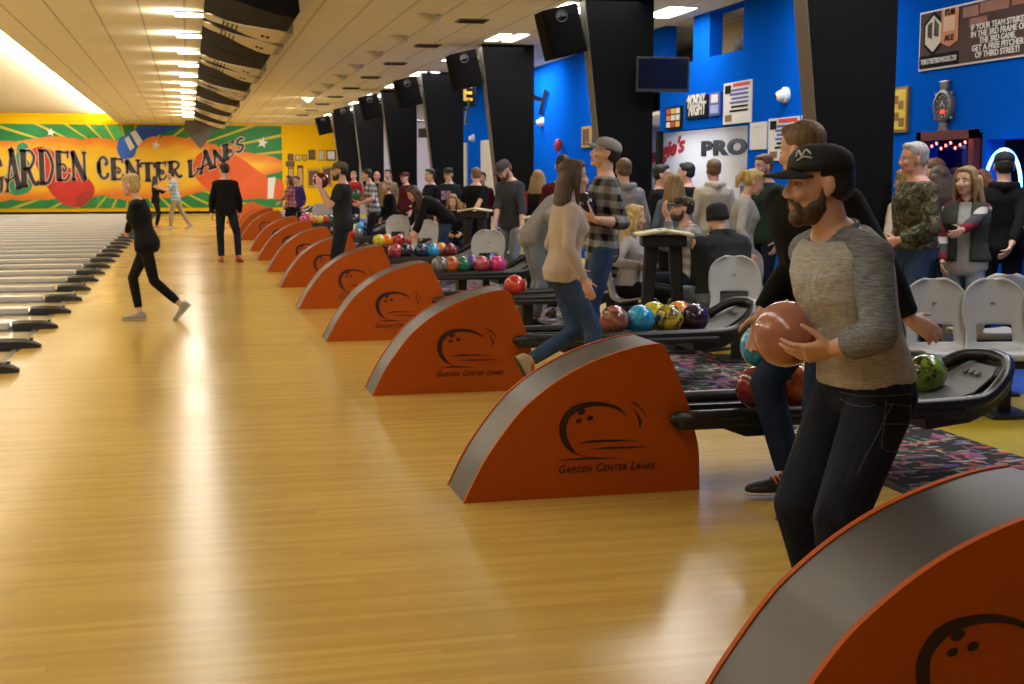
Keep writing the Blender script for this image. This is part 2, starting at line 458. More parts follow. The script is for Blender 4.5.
        if st == 'bob':
            m.ell(hp(-.035, 0, -.02), (.085 * hs, .090 * hs, .085 * hs), Mh3); m.ell(hp(-.03, 0, .075), (.095 * hs, .085 * hs, .07 * hs), Mh3)
        if cap:
            for v in m.bm.verts:
                d = v.co - HC; up = (Mh3.transposed() @ d).z
                if up > .03 * hs: v.co -= Mh3 @ V((0, 0, up - .03 * hs)) * .55; v.co = HC + (v.co - HC) * .95
        link('hair', remesh(m, 'hair', .007 if detail else .0105, 2), hm, root)
    if beard:
        bm_ = hair_mat('hair_' + beard, HAIRC[beard]); m = MB()
        big = 1.0
        m.ell(hp(.034, 0, -.090), (.055 * hs, .056 * hs, .044 * hs), Mh3); m.ell(hp(.066, 0, -.104), (.030 * hs, .034 * hs, .032 * hs), Mh3)
        for sg in (1, -1):
            m.capsule(hp(.004, sg * .069, -.010), hp(.010, sg * .060, -.062), .0075 * hs, .012 * hs, 10); m.ell(hp(.022, sg * .046, -.076), (.034 * hs, .018 * hs, .028 * hs), Mh3)
            m.capsule(hp(.091, sg * .004, -.052), hp(.078, sg * .032, -.066), .0075 * hs, .009 * hs, 8); m.capsule(hp(.078, sg * .032, -.066), hp(.070, sg * .034, -.09), .010 * hs, .012 * hs, 8)
        link('beard', remesh(m, 'beard', .006 if detail else .0105, 2), bm_, root)
    if cap:
        cm, cdir = cap[0], cap[1]
        Mk = Mh3 @ M.Rotation(R(cdir), 3, 'Z') @ M.Rotation(R(cap[2] if len(cap) > 2 else -4), 3, 'Y')
        kp = lambda x, y, z: HC + Mk @ (V((x, y, z)) * hs)
        rgs = [ring(kp(-.012, 0, z0), Mk @ V((1, 0, 0)), Mk @ V((0, 1, 0)), q0 * hs, q1 * hs, 28, 2.1) for z0, q0, q1 in ((-.035, .100, .084), (-.025, .110, .090), (.0, .112, .091))] if len(cap) > 3 else []
        for z, kx, ky in ((.034, .106, .086), (.058, .106, .086), (.080, .101, .083), (.098, .088, .073), (.112, .066, .055), (.121, .038, .031), (.124, .010, .008)):
            rgs.append(ring(kp(-.010, 0, z), Mk @ V((1, 0, 0)), Mk @ V((0, 1, 0)), kx * hs, ky * hs, 28, 2.1))
        m = MB(); m.loft(rgs); c = m.build('cap', cm, root, True)
        if len(cap) < 4 or cap[3] != 'beanie':
            top_, bot = [], []
            m = MB(); N = 12; rr = []
            for i in range(N + 1):
                a = R(-62 + 124 * i / N); ca, sa = math.cos(a), math.sin(a)
                x0, y0 = -.010 + .104 * ca, .085 * sa; ext = .082 * (max(0, math.cos(a * 1.25)) ** .55)
                x1 = x0 + ext; zz = .040 - .30 * y0 * y0 / .085
                z1 = zz - .014 * ext / .08
                rr.append([kp(x0, y0, zz + .004), kp(x1, y0 * 1.0, z1 + .003), kp(x1, y0 * 1.0, z1 - .002), kp(x0, y0, zz - .003)])
            m.loft(rr); m.build('brim', cm, c, R(60))
            m = MB(); m.ell(kp(-.010, 0, .125), (.007 * hs, .007 * hs, .004 * hs), Mk, 2); m.build('button', cm, c, True)
    if glasses:
        m = MB()
        for sg in (1, -1):
            pts = [hp(.094, sg * (.032 + .020 * math.cos(a)), .001 + .014 * math.sin(a)) for a in [2 * math.pi * i / 14 for i in range(14)]]
            m.tube(pts, .0014, 6, closed=True); m.tube([hp(.090, sg * .052, .006), hp(.0, sg * .084, .004)], .0014, 6)
        m.tube([hp(.096, .012, .003), hp(.096, -.012, .003)], .0014, 6); m.build('glasses', plain('thin_metal', (.2, .2, .2), .3), root)
    # ---------------- trousers
    if pants:
        m = MB(); g = pantsfit
        m.loft(tor(min(g * .8, .008) + .003, -1, .20))
        for k in 'LR':
            m.capsule(hj[k], kn[k], .080 * s + g, .054 * s + g, 18); m.capsule(kn[k], kn[k].lerp(an[k], .35), .054 * s + g, .052 * s + g, 18)
            low = an[k].lerp(kn[k], .06 if pantsfit > .006 else .14); m.tube([kn[k].lerp(an[k], .3), kn[k].lerp(an[k], .65), low], [.052 * s + g, .046 * s + g * 1.15, .038 * s + g * 1.35], 18)
        link('trousers' if not fem or pantsfit > .006 else 'leggings', remesh(m, 'trousers', cvox, 3), pants, root)
    if shoe:
        for k in 'LR':
            T = toe[k]; a = an[k]; o = lambda x, y, z: a + T @ (V((x, y, z)) * s)
            fx = T @ V((1, 0, 0)); fy = T @ V((0, 1, 0)); fz = T @ V((0, 0, 1))
            rgs = []
            for x, hw, z0, z1 in ((-.075, .014, -.078, -.040), (-.068, .030, -.080, -.005), (-.035, .037, -.080, .022), (.005, .040, -.080, .020), (.045, .042, -.080, -.008), (.095, .047, -.080, -.026), (.145, .046, -.080, -.036), (.182, .034, -.079, -.044), (.198, .014, -.076, -.055)):
                rgs.append(ring(o(x, 0, (z0 + z1) / 2), fy, fz, hw * s, (z1 - z0) / 2 * s, 18, 2.6))
            m = MB(); m.loft(rgs); sb = m.build('shoe', shoe[0], root, True)
            rgs = []
            for x, hw in ((-.079, .016), (-.070, .033), (-.03, .040), (.03, .042), (.095, .051), (.150, .049), (.188, .036), (.203, .015)):
                rgs.append(ring(o(x, 0, -.079), fy, fz, hw * s, .0075 * s, 16, 3))
            m = MB(); m.loft(rgs); m.build('sole', shoe[1], sb, True)
            if detail or len(shoe) > 2:
                m = MB()
                for q, x in enumerate((.03, .05, .07)):
                    m.tube([o(x, .040, -.035 + .0), o(x + .005, .022, -.004 - .30 * (x - .03)), o(x + .01, -.022, -.004 - .30 * (x - .03)), o(x, -.040, -.035)], .0045 * s, 8)
                m.build('laces', shoe[2] if len(shoe) > 2 else shoe[1], sb, True)
    # ---------------- top
    if topm:
        m = MB(); g = .016
        m.loft(tor(g, -.04 if seated and hem < -.04 else hem, .545, flare=flare))
        for k in 'LR': m.capsule(spine(.505).lerp(sh[k], .16), sh[k] + V((0, 0, -.004)), .062 * s, .050 * s * ab + .008, 16)
        link_name = 'jacket' if top == 'jacket' else 'shirt'
        slv = MB() if sleevem else m
        if top != 'none':
            g2 = .012 if top != 'jacket' else .020
            for k in 'LR':
                bk = bulk ** .5; slv.capsule(sh[k] + (spine(.44) - sh[k]) * .10, el[k] if top != 'short' else sh[k].lerp(el[k], .62), .055 * s * ab * bk + g2, (.041 if top != 'short' else .049) * s * ab * bk + g2, 18)
                if top != 'short':
                    cuff = .95 if top != 'rolled' else (.62 if detail else .42)
                    e2 = el[k].lerp(wr[k], cuff)
                    slv.tube([el[k] - (wr[k] - el[k]).normalized() * .02, el[k].lerp(wr[k], .02), el[k].lerp(wr[k], .4 * cuff), e2], [.034 * s * ab + g2, .042 * s * ab + g2, .044 * s * ab + g2, .031 * s * ab + g2 * .9 + (.012 if top == 'rolled' else 0)], 18)
                if sleevem: slv.capsule(sh[k], spine(.512).lerp(sh[k], .22), .052 * s * ab + g2, .066 * s, 16)
        if hood:
            f = fr(.5); c = spine(.50)
            m.tube([c + f @ V((.055, .085, .035)) * s, c + f @ V((-.05, .10, .045)) * s, c + f @ V((-.115, 0, .03)) * s, c + f @ V((-.05, -.10, .045)) * s, c + f @ V((.055, -.085, .035)) * s], [.020, .036, .045, .036, .020], 12)
        o = link(link_name, remesh(m, link_name, cvox, 3), topm, root)
        if sleevem:
            for_s = remesh(slv, 'sleeves', cvox, 3); link('raglan_sleeves' if detail else 'sleeves', for_s, sleevem, root)
        if detail or top == 'collar':
            f = fr(.54); c = spine(.532)
            pts = [c + f @ V((.074 * math.cos(a) - .006, .080 * math.sin(a), .014 - .030 * max(0, math.cos(a)))) * s for a in [2 * math.pi * i / 28 for i in range(28)]]
            m = MB(); m.tube(pts, .011 * s, 10, closed=True); m.build('collar', sleevem or topm, root, True)
    if vest:
        m = MB(); m.loft(tor(.030, .0, .535, flare=.01)); me = remesh(m, 'vest', cvox, 2)
        # open front
        bm = bmesh.new(); bm.from_mesh(me); dele = []
        for fce in bm.faces:
            q = fce.calc_center_median(); t = fr(.3).transposed() @ (q - spine(.3))
            if t.x > .05 and abs(t.y) < .055 * s: dele.append(fce)
        bmesh.ops.delete(bm, geom=dele, context='FACES'); bm.to_mesh(me); bm.free()
        ov = link('vest', me, vest, root); sm = ov.modifiers.new('thick', 'SOLIDIFY'); sm.thickness = .012; sm.offset = 1
    root['_dummy'] = 0; del root['_dummy']
    return dict(root=root, head=HC, wr=wr, el=el, spine=spine, fr=fr, sh=sh, P=P, Mh=Mh, hp=hp, s=s, inv=inv, loc=V(loc), M=(M.Translation(V(loc)) @ M.Rotation(R(heading), 4, 'Z')), hj=hj, kn=kn)
# ------------------------------------------------------------------ the room
PITCH, HY0, HY1 = 3.24, 6.05, 6.47            # spacing of the lane pairs, near and far face of the first full hood
CEIL, FARY, WX = 3.93, 61.0, 7.4
def ray_(x, y): return at(x, y, FPX) - V((0, 0, EYE))
def on_x(x, y, X): v = ray_(x, y); return V((0, 0, EYE)) + v * (X / v.x)
def on_y(x, y, Y): v = ray_(x, y); return V((0, 0, EYE)) + v * (Y / v.y)
def on_z(x, y, z): v = ray_(x, y); return V((0, 0, EYE)) + v * ((z - EYE) / v.z)
FACE_Y = M(((1, 0, 0), (0, 0, -1), (0, 1, 0))).to_4x4()           # lettering that faces the camera end
FACE_X = M(((0, 0, -1), (-1, 0, 0), (0, 1, 0))).to_4x4()          # lettering on the right wall
ORD = ['nearest', 'second', 'third', 'fourth', 'fifth', 'sixth', 'seventh', 'eighth', 'ninth', 'tenth', 'eleventh', 'twelfth', 'thirteenth', 'fourteenth', 'fifteenth', 'sixteenth', 'seventeenth', 'eighteenth', 'nineteenth', 'twentieth', 'twenty-first', 'twenty-second', 'twenty-third', 'twenty-fourth', 'twenty-fifth', 'twenty-sixth', 'twenty-seventh', 'twenty-eighth', 'twenty-ninth', 'thirtieth', 'thirty-first', 'thirty-second', 'thirty-third', 'thirty-fourth']

def wood(name, a, b, rough, seam):
    k = NT(name); c = k.co(); x = k.sep(c)
    row = k.math('FLOOR', k.math('MULTIPLY', x[1], 1 / .045))
    wn = k.add('ShaderNodeTexWhiteNoise', noise_dimensions='2D'); cx = k.add('ShaderNodeCombineXYZ'); k.l.new(row, cx.inputs[0])
    sh = k.math('MULTIPLY', row, .377); k.l.new(k.math('FLOOR', k.math('ADD', k.math('MULTIPLY', x[0], 1 / 1.1), sh)), cx.inputs[1]); k.l.new(cx.outputs[0], wn.inputs['Vector'])
    g = k.noise(k.co(scale=(1.2, 22, 1)), 1.6, 5, .62, .5); big = k.noise(c, .45, 3)
    f = k.math('ADD', k.math('MULTIPLY', wn.outputs['Value'], .34), k.math('ADD', k.math('MULTIPLY', g, .55), k.math('MULTIPLY', big, .25)))
    k.col(k.ramp(f, [(.22, b), (.75, a)]))
    k.set(Roughness=k.ramp(big, [(.3, (rough * .85,) * 3), (.7, (rough * 1.2,) * 3)]), Coat_Weight=.03, Coat_Roughness=.15, Specular_IOR_Level=.24)
    return k.m
WOOD = wood('maple_boards', (.60, .405, .098), (.46, .290, .058), .20, .045)
LANE = wood('lane_boards', (.66, .52, .30), (.56, .42, .22), .15, .04)
def carpet():
    k = NT('patterned_carpet')
    def streaks(rot, sc, th, off):
        wn_ = k.add('ShaderNodeTexNoise'); k.l.new(k.co(), wn_.inputs['Vector']); wn_.inputs['Scale'].default_value = 5.0; wn_.inputs['Detail'].default_value = 3
        va = k.add('ShaderNodeVectorMath', operation='MULTIPLY_ADD'); k.l.new(wn_.outputs['Color'], va.inputs[0]); va.inputs[1].default_value = (.16, .16, 0); k.l.new(k.co(), va.inputs[2])
        mp_ = k.add('ShaderNodeMapping'); mp_.inputs['Scale'].default_value = tuple(q * .95 for q in sc); mp_.inputs['Rotation'].default_value = (0, 0, rot); k.l.new(va.outputs[0], mp_.inputs[0]); v = mp_.outputs[0]; q = k.add('ShaderNodeTexVoronoi', feature='F1'); k.l.new(v, q.inputs['Vector']); q.inputs['Scale'].default_value = 1.0; q.inputs['Randomness'].default_value = 1
        return k.math('LESS_THAN', q.outputs['Distance'], th), q.outputs['Color']
    col = (.012, .011, .013)
    a, c1 = streaks(.5, (5, 17, 1), .34, 0); b, c2 = streaks(-.6, (16, 5, 1), .33, 0); d, c3 = streaks(.1, (3.2, 4.2, 1), .26, 0); e, c4 = streaks(1.2, (9, 22, 1), .36, 0)
    pal = [(0, (.36, .06, .07)), (.22, (.42, .37, .24)), (.42, (.42, .12, .13)), (.55, (.10, .17, .13)), (.66, (.40, .38, .36)), (.84, (.16, .09, .20))]
    p = k.mix(d, col, k.ramp(k.sep(c3)[0], [(0, (.28, .08, .40)), (.55, (.20, .10, .36)), (.75, (.02, .02, .02))], 'CONSTANT'))
    p = k.mix(e, p, k.ramp(k.sep(c4)[1], pal[::-1] and [(0, (.30, .30, .32)), (.4, (.012, .011, .013)), (.7, (.09, .20, .16))], 'CONSTANT'))
    p = k.mix(b, p, k.ramp(k.sep(c2)[0], pal, 'CONSTANT')); p = k.mix(a, p, k.ramp(k.sep(c1)[1], pal, 'CONSTANT'))
    k.col(p); k.set(Roughness=.95); k.bump(k.noise(k.co(), 400, 2), .4, .004); return k.m
def tiles():
    k = NT('ceiling_tiles'); x = k.sep(k.co())
    def line(o, per, w): f = k.math('FRACT', k.math('MULTIPLY', o, 1 / per)); return k.math('LESS_THAN', f, w / per)
    g = k.math('MAXIMUM', line(x[0], .62, .035), k.math('MULTIPLY', line(x[1], 1.22, .03), .6))
    n = k.noise(k.co(), 30, 3)
    k.col(k.mix(k.math('MULTIPLY', g, .55), k.mix(n, (.78, .71, .50), (.85, .78, .57)), (.35, .26, .14))); k.set(Roughness=.9); return k.m
TILE = tiles(); BLUE = plain('blue_wall_paint', (.002, .085, .50), .9, .05, Specular_IOR_Level=.0); YEL = plain('yellow_wall_paint', (.80, .47, .004), .8, .05, Specular_IOR_Level=.1)
LAV = plain('lavender_wall_paint', (.30, .30, .44), .8, .04); WHITE = plain('white_paint', (.72, .72, .72), .6, .03); BEIGE = plain('beige_wall_paint', (.55, .45, .28), .7)
BLACK = plain('matte_black_paint', (.0045, .0045, .005), .9, .15, Specular_IOR_Level=.12); BLACKM = plain('black_powder_coat', (.014, .014, .016), .38, .1); GREYM = plain('grey_metal', (.30, .30, .30), .35, .05, Metallic=.6)
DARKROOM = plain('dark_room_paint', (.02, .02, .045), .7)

def struct(name, mb, m): return tag(mb.build(name, m), kind='structure')
struct('floor', MB().quad([(-1.52, -6, 0), (3.38, -6, 0), (3.38, FARY, 0), (-1.52, FARY, 0)]), WOOD)
struct('floor', MB().quad([(3.38, -6, 0), (4.45, -6, 0), (4.45, FARY, 0), (3.38, FARY, 0)]), carpet())
YFLOOR = plain('yellow_floor', (.44, .33, .006), .45, .15, 3); BFLOOR = plain('blue_floor', (.02, .09, .40), .5, .15, 3)
struct('floor', MB().quad([(4.45, -6, 0), (5.75, -6, 0), (5.75, FARY, 0), (4.45, FARY, 0)]), YFLOOR)
struct('floor', MB().quad([(5.75, -6, 0), (6.6, -6, 0), (6.6, FARY, 0), (5.75, FARY, 0)]), BFLOOR)
struct('floor', MB().quad([(6.6, -6, 0), (10.4, -6, 0), (10.4, FARY, 0), (6.6, FARY, 0)]), YFLOOR)
mb = MB(); mb.box((3.38, 27.5, .004), (.05, 67, .008)); struct('trim_1', mb, BLACKM)
# lane surfaces, one bed
mb = MB(); y0 = HY0 + .21
LX0, LX1 = -16.0, -1.52
ys = []
for i in range(-7, 34):
    yc = y0 + 1.62 * i
    if yc + 1.5 > FARY: break
    ys.append(yc); a, b = yc + .28, yc + 1.34
    mb.quad([(LX0, a, 0), (LX1, a, 0), (LX1, b, 0), (LX0, b, 0)]); mb.quad([(LX0, a, -.09), (LX1, a, -.09), (LX1, a, 0), (LX0, a, 0)]); mb.quad([(LX0, b, -.09), (LX1, b, -.09), (LX1, b, 0), (LX0, b, 0)])
struct('floor', mb, LANE)
mb = MB(); mb.quad([(LX0, -6, -.095), (LX1, -6, -.095), (LX1, FARY, -.095), (LX0, FARY, -.095)]); mb.quad([(LX1, -6, -.1), (LX1, FARY, -.1), (LX1, FARY, 0), (LX1, -6, 0)]); struct('floor', mb, plain('gutter_bed', (.05, .05, .055), .5))
mb = MB(); mb.box((-1.56, 27.5, .001), (.05, 67, .003)); struct('trim_2', mb, plain('foul_line', (.05, .035, .02), .4))
# ceiling
mb = MB(); mb.quad([(-2.9, -6, CEIL), (10.4, -6, CEIL), (10.4, FARY, CEIL), (-2.9, FARY, CEIL)]); struct('ceiling', mb, TILE)
mb = MB(); mb.quad([(-16, -6, CEIL + .40), (-2.9, -6, CEIL + .40), (-2.9, FARY, CEIL + .40), (-16, FARY, CEIL + .40)]); mb.quad([(-2.9, -6, CEIL), (-2.9, FARY, CEIL), (-2.9, FARY, CEIL + .4), (-2.9, -6, CEIL + .4)]); struct('ceiling', mb, plain('white_ceiling', (.80, .71, .50), .9))
# walls
mb = MB(); mb.box((-3, FARY + .1, 2.2), (27, .2, 4.6)); struct('wall_far', mb, YEL)
mb = MB(); mb.box((-3, FARY - .02, .05), (27, .06, .10)); struct('baseboard_far', mb, BLACK)
mb = MB(); mb.box((-3, -6.1, 2.2), (27, .2, 4.6)); struct('wall_back', mb, BEIGE)
mb = MB(); mb.box((-16.1, 27.5, 2.2), (.2, 67.4, 4.7)); struct('wall_left', mb, BEIGE)
def wallbox(mb, a, b, z0, z1): mb.box((WX + .1, (a + b) / 2, (z0 + z1) / 2), (.2, b - a, z1 - z0))
mb = MB()
for a, b, z0, z1 in ((-6, 8.2, 0, CEIL), (8.2, 11.38, 0, .95), (8.2, 11.38, 1.90, CEIL), (11.38, 11.45, 0, CEIL), (11.45, 12.56, 1.97, CEIL), (12.56, 17.0, 0, CEIL), (17.0, 20.5, 2.27, 3.28), (20.5, 22.4, 3.0, CEIL), (17.0, 17.22, 3.28, CEIL), (18.43, 19.08, 3.28, CEIL), (17.22, 18.43, 3.9, CEIL), (20.32, 20.5, 3.28, CEIL), (22.4, 37.5, 0, CEIL)): wallbox(mb, a, b, z0, z1)
struct('wall_right', mb, BLUE)
mb = MB(); wallbox(mb, 37.5, FARY, 0, CEIL); struct('wall_right', mb, LAV)
mb = MB(); mb.box((WX - .03, 33.0, 1.25), (.06, 1.6, 2.5)); mb.box((WX - .03, 36.4, 1.25), (.06, 1.3, 2.5)); struct('trim_3', mb, plain('cream_panel', (.55, .50, .40), .7))
mb = MB()
for a, b in ((19.08, 20.32), (17.22, 18.43)):
    mb.box((WX + .85, (a + b) / 2, 3.6), (.04, b - a + .4, .75)); mb.box((WX + .5, (a + b) / 2, 3.25), (.7, b - a, .05))
struct('wall_niche', mb, plain('niche_beige', (.50, .42, .24), .8))
# pro shop behind the opening
mb = MB(); mb.box((9.3, 22, 2), (.1, 14, 4)); mb.box((8.4, 28.9, 2), (1.9, .1, 4)); mb.box((8.4, 15.4, 2), (1.9, .1, 4)); struct('wall_shop', mb, WHITE)
mb = MB(); mb.box((8.45, 22, 2.6), (1.8, 13.6, .06)); struct('ceiling', mb, WHITE)
mb = MB(); mb.box((WX - .02, 20.44, 1.14), (.08, .14, 2.28)); struct('trim_4', mb, BLACK)
# bar room behind the door and the hatch
mb = MB(); mb.box((9.9, 11, 2), (.1, 7, 4)); mb.box((8.7, 7.6, 2), (2.4, .1, 4)); mb.box((8.7, 14.4, 2), (2.4, .1, 4)); struct('wall_bar', mb, DARKROOM)
RED = plain('dark_red_frame', (.10, .012, .016), .5)
mb = MB()
for yy in (11.55, 12.51): mb.box((WX - .01, yy, 1.0), (.1, .09, 2.0))
mb.box((WX - .01, 12.03, 1.96), (.1, 1.05, .09)); struct('door_1', mb, RED)
mb = MB(); mb.box((WX + .55, 12.88, .93), (.05, .52, 1.86)); o = mb.build('screen_panel', plain('purple_panel', (.14, .12, .36), .6)); tag(o, 'tall dark purple panel with white top edge inside the red-framed doorway', 'panel')
mb = MB(); mb.box((WX + .53, 12.88, 1.86), (.06, .54, .035)); mb.build('top_edge', WHITE, o)
# ------------------------------------------------------------------ lane dividers
CAPM = plain('divider_capping', (.66, .64, .60), .25, .05); TIPM = plain('divider_tip', (.018, .018, .02), .4); GUT = plain('gutter_plastic', (.055, .055, .06), .35)
def tip_mesh():
    m = MB(); rg = []
    for x, w, z in ((-.42, .062, .080), (-.36, .075, .094), (-.12, .070, .088), (-.03, .055, .060), (.02, .030, .030)):
        rg.append([(x, -w, .0), (x, w, .0), (x, w, z * .7), (x, w * .55, z), (x, -w * .55, z), (x, -w, z * .7)])
    m.loft(rg); m.box((-.06, 0, .082), (.03, .05, .016), bev=.004); return m
proto = None; n = 0
for i, yc in enumerate(ys):
    if yc < 9: continue
    if proto is None:
        proto = empty('lane_divider', (0, yc, 0)); L = LX1 - LX0
        m = MB(); m.box((LX0 + L / 2 - .05, 0, .035), (L - .5, .105, .07), bev=.012); m.build('capping', CAPM, proto)
        m = tip_mesh(); me = m.mesh('end_cap', AS); me.transform(M.Translation((-1.37, 0, 0))); link('end_cap', me, TIPM, proto)
        for sg in (1, -1):
            m = MB(); prof = [(sg * (.05 + .23 * q), -.075 * math.sin(math.pi * min(max(q, 0.0), 1)) ** .6) for q in [j / 8 for j in range(9)]]
            m.loft([[(LX0 + .1, y, z) for y, z in prof] + [(LX0 + .1, prof[-1][0], -.09), (LX0 + .1, prof[0][0], -.09)], [(LX1, y, z) for y, z in prof] + [(LX1, prof[-1][0], -.09), (LX1, prof[0][0], -.09)]]); m.build('gutter', GUT, proto, AS)
        o = proto
    else: o = copy_tree(proto); o.location.y = yc
    tag(o, f'grey lane divider with black tip, {ORD[n]} one along the foul line from the camera', 'lane divider', 'dividers between the lanes'); n += 1
# ------------------------------------------------------------------ ball return hoods
ORANGE = plain('burnt_orange_laminate', (.45, .082, .0010), .6, .06, 3, Specular_IOR_Level=.25); STRIP = plain('brushed_grey_strip', (.095, .095, .10), .42, .06, 6, Metallic=.75); LOGO = plain('logo_dark_brown', (.030, .008, .006), .6)
ARC = [(1.225, 0.0), (1.275, .10), (1.33, .20), (1.404, .305), (1.47, .39), (1.539, .462), (1.654, .55), (1.77, .618), (1.887, .668), (2.004, .705), (2.107, .728), (2.204, .738)]
RIGHT = [(2.232, .715), (2.289, .591), (2.353, .43), (2.385, .312), (2.411, .194), (2.417, 0.0)]
def smooth_poly(pts, n=4):
    out = []
    for i in range(len(pts) - 1):
        p0, p1, p2, p3 = [V((*pts[min(max(j, 0), len(pts) - 1)], 0)) for j in (i - 1, i, i + 1, i + 2)]
        for q in range(n):
            t = q / n; out.append(tuple((.5 * ((2 * p1) + (-p0 + p2) * t + (2 * p0 - 5 * p1 + 4 * p2 - p3) * t * t + (-p0 + 3 * p1 - 3 * p2 + p3) * t ** 3))[:2]))
    out.append(tuple(pts[-1][:2])); return out
def smooth3(pts, n=4):
    P = [V(p) for p in pts]; out = []
    for i in range(len(P) - 1):
        p0, p1, p2, p3 = P[max(i - 1, 0)], P[i], P[i + 1], P[min(i + 2, len(P) - 1)]
        for q in range(n):
            t = q / n; out.append(.5 * ((2 * p1) + (-p0 + p2) * t + (2 * p0 - 5 * p1 + 4 * p2 - p3) * t * t + (-p0 + 3 * p1 - 3 * p2 + p3) * t ** 3))
    return out + [P[-1]]
def make_hood():
    root = empty('ball_return_hood', (1.225, HY0, 0)); X0 = 1.225; D = HY1 - HY0
    arc = [(x - X0, z) for x, z in smooth_poly(ARC)]; rt = [(x - X0, z) for x, z in smooth_poly(RIGHT)]
    m = MB(); prof = arc + rt
    m.prism(prof, lambda u, v, d: V((u, d, v)), 0.0, .022); m.build('side_panel', ORANGE, root)
    m = MB(); m.prism([(u, v) for u, v in prof], lambda u, v, d: V((u, d, v)), D - .022, D); m.build('side_panel', ORANGE, root)
    # grey strip over the arc, sunk between the two side panels
    m = MB(); top = [(u, v) for u, v in arc]; rg = []
    for j, (u, v) in enumerate(top):
        a = V(top[max(j - 1, 0)]); b = V(top[min(j + 1, len(top) - 1)]); t = (b - a).normalized(); nn = V((-t.y, t.x))
        p = V((u, v)) - nn * .004; q = V((u, v)) - nn * .022
        rg.append([(p.x, .020, max(p.y, 0)), (p.x, D - .020, max(p.y, 0)), (q.x, D - .020, max(q.y, 0)), (q.x, .020, max(q.y, 0))])
    m.loft(rg); m.build('curved_top', STRIP, root, AS)
    m = MB(); rg = []
    for j, (u, v) in enumerate(rt):
        rg.append([(u - .003, .02, v), (u - .003, D - .02, v), (u - .03, D - .02, v), (u - .03, .02, v)])
    m.loft(rg); m.build('rear_panel', ORANGE, root, AS)
    # logo: crescent ball, finger holes, motion lines and lettering
    f = lambda u, v, d: V((u, d, v)); m = MB(); e = (-.0022, .001)
    out = smooth_poly([(0.608, 0.193), (0.531, 0.222), (0.484, 0.274), (0.469, 0.335), (0.479, 0.384), (0.514, 0.432), (0.57, 0.458), (0.652, 0.465), (0.725, 0.452), (0.777, 0.427), (0.814, 0.385)], 3)
    inn = smooth_poly([(0.814, 0.385), (0.777, 0.412), (0.725, 0.434), (0.653, 0.442), (0.581, 0.43), (0.535, 0.402), (0.509, 0.363), (0.508, 0.313), (0.525, 0.262), (0.562, 0.215), (0.608, 0.193)], 3)
    N = len(out)
    for j in range(N - 1):
        a, b, c, d = out[j], out[j + 1], inn[N - 2 - j], inn[N - 1 - j]
        try: m.prism([a, b, c, d] if j not in (0, N - 2) else ([a, b, c] if j == 0 else [a, b, d]), f, *e)
        except ValueError: pass
    for cx, cz, rx, rz_ in ((.581, .417, .020, .013), (.569, .375, .016, .010), (.624, .385, .017, .011)):
        m.prism([(cx + rx * math.cos(t) * .95 - rz_ * math.sin(t) * .3, cz + rz_ * math.sin(t) + rx * math.cos(t) * .3) for t in [2 * math.pi * q / 14 for q in range(14)]], f, *e)
    for pts in ([(0.818, 0.467), (0.865, 0.446), (0.902, 0.401), (0.911, 0.371), (0.892, 0.407), (0.86, 0.438)], [(0.839, 0.424), (0.873, 0.387), (0.888, 0.357), (0.877, 0.322), (0.871, 0.362), (0.863, 0.388)], [(0.566, 0.262), (0.633, 0.277), (0.768, 0.274), (0.862, 0.266), (0.768, 0.265), (0.633, 0.265)], [(0.618, 0.232), (0.727, 0.24), (0.915, 0.233), (0.852, 0.229), (0.727, 0.23)], [(0.47, 0.185), (0.613, 0.196), (0.769, 0.18), (0.613, 0.184)]): m.prism(pts, f, *e)
    m.build('ball_logo', LOGO, root)
    me = text_mesh('Garden Center Lanes', .058, .0006, .0015, .28, 'LEFT', 1.10, .72); w = max(v.co.x for v in me.vertices)
    link('logo_lettering', place_mesh(me, M.Translation((.462, -.001, .122)) @ FACE_Y @ M.Diagonal((.495 / w, 1, 1, 1))), LOGO, root)
    return root
HOODK = [-1, 0, 1, 2, 3, 4, 5, 6, 7, 8.62, 9.62, 10.62, 11.62, 12.62]
hood = None
for i, k in enumerate(HOODK):
    if hood is None: hood = make_hood(); o = hood
    else: o = copy_tree(hood)
    o.location = (1.225, HY0 + PITCH * k, 0)
    tag(o, 'quarter-round burnt orange ball return hood with logo, ' + (f'{ORD[i]} from the camera' if i else 'in the bottom right corner'), 'ball return', 'orange ball return hoods')
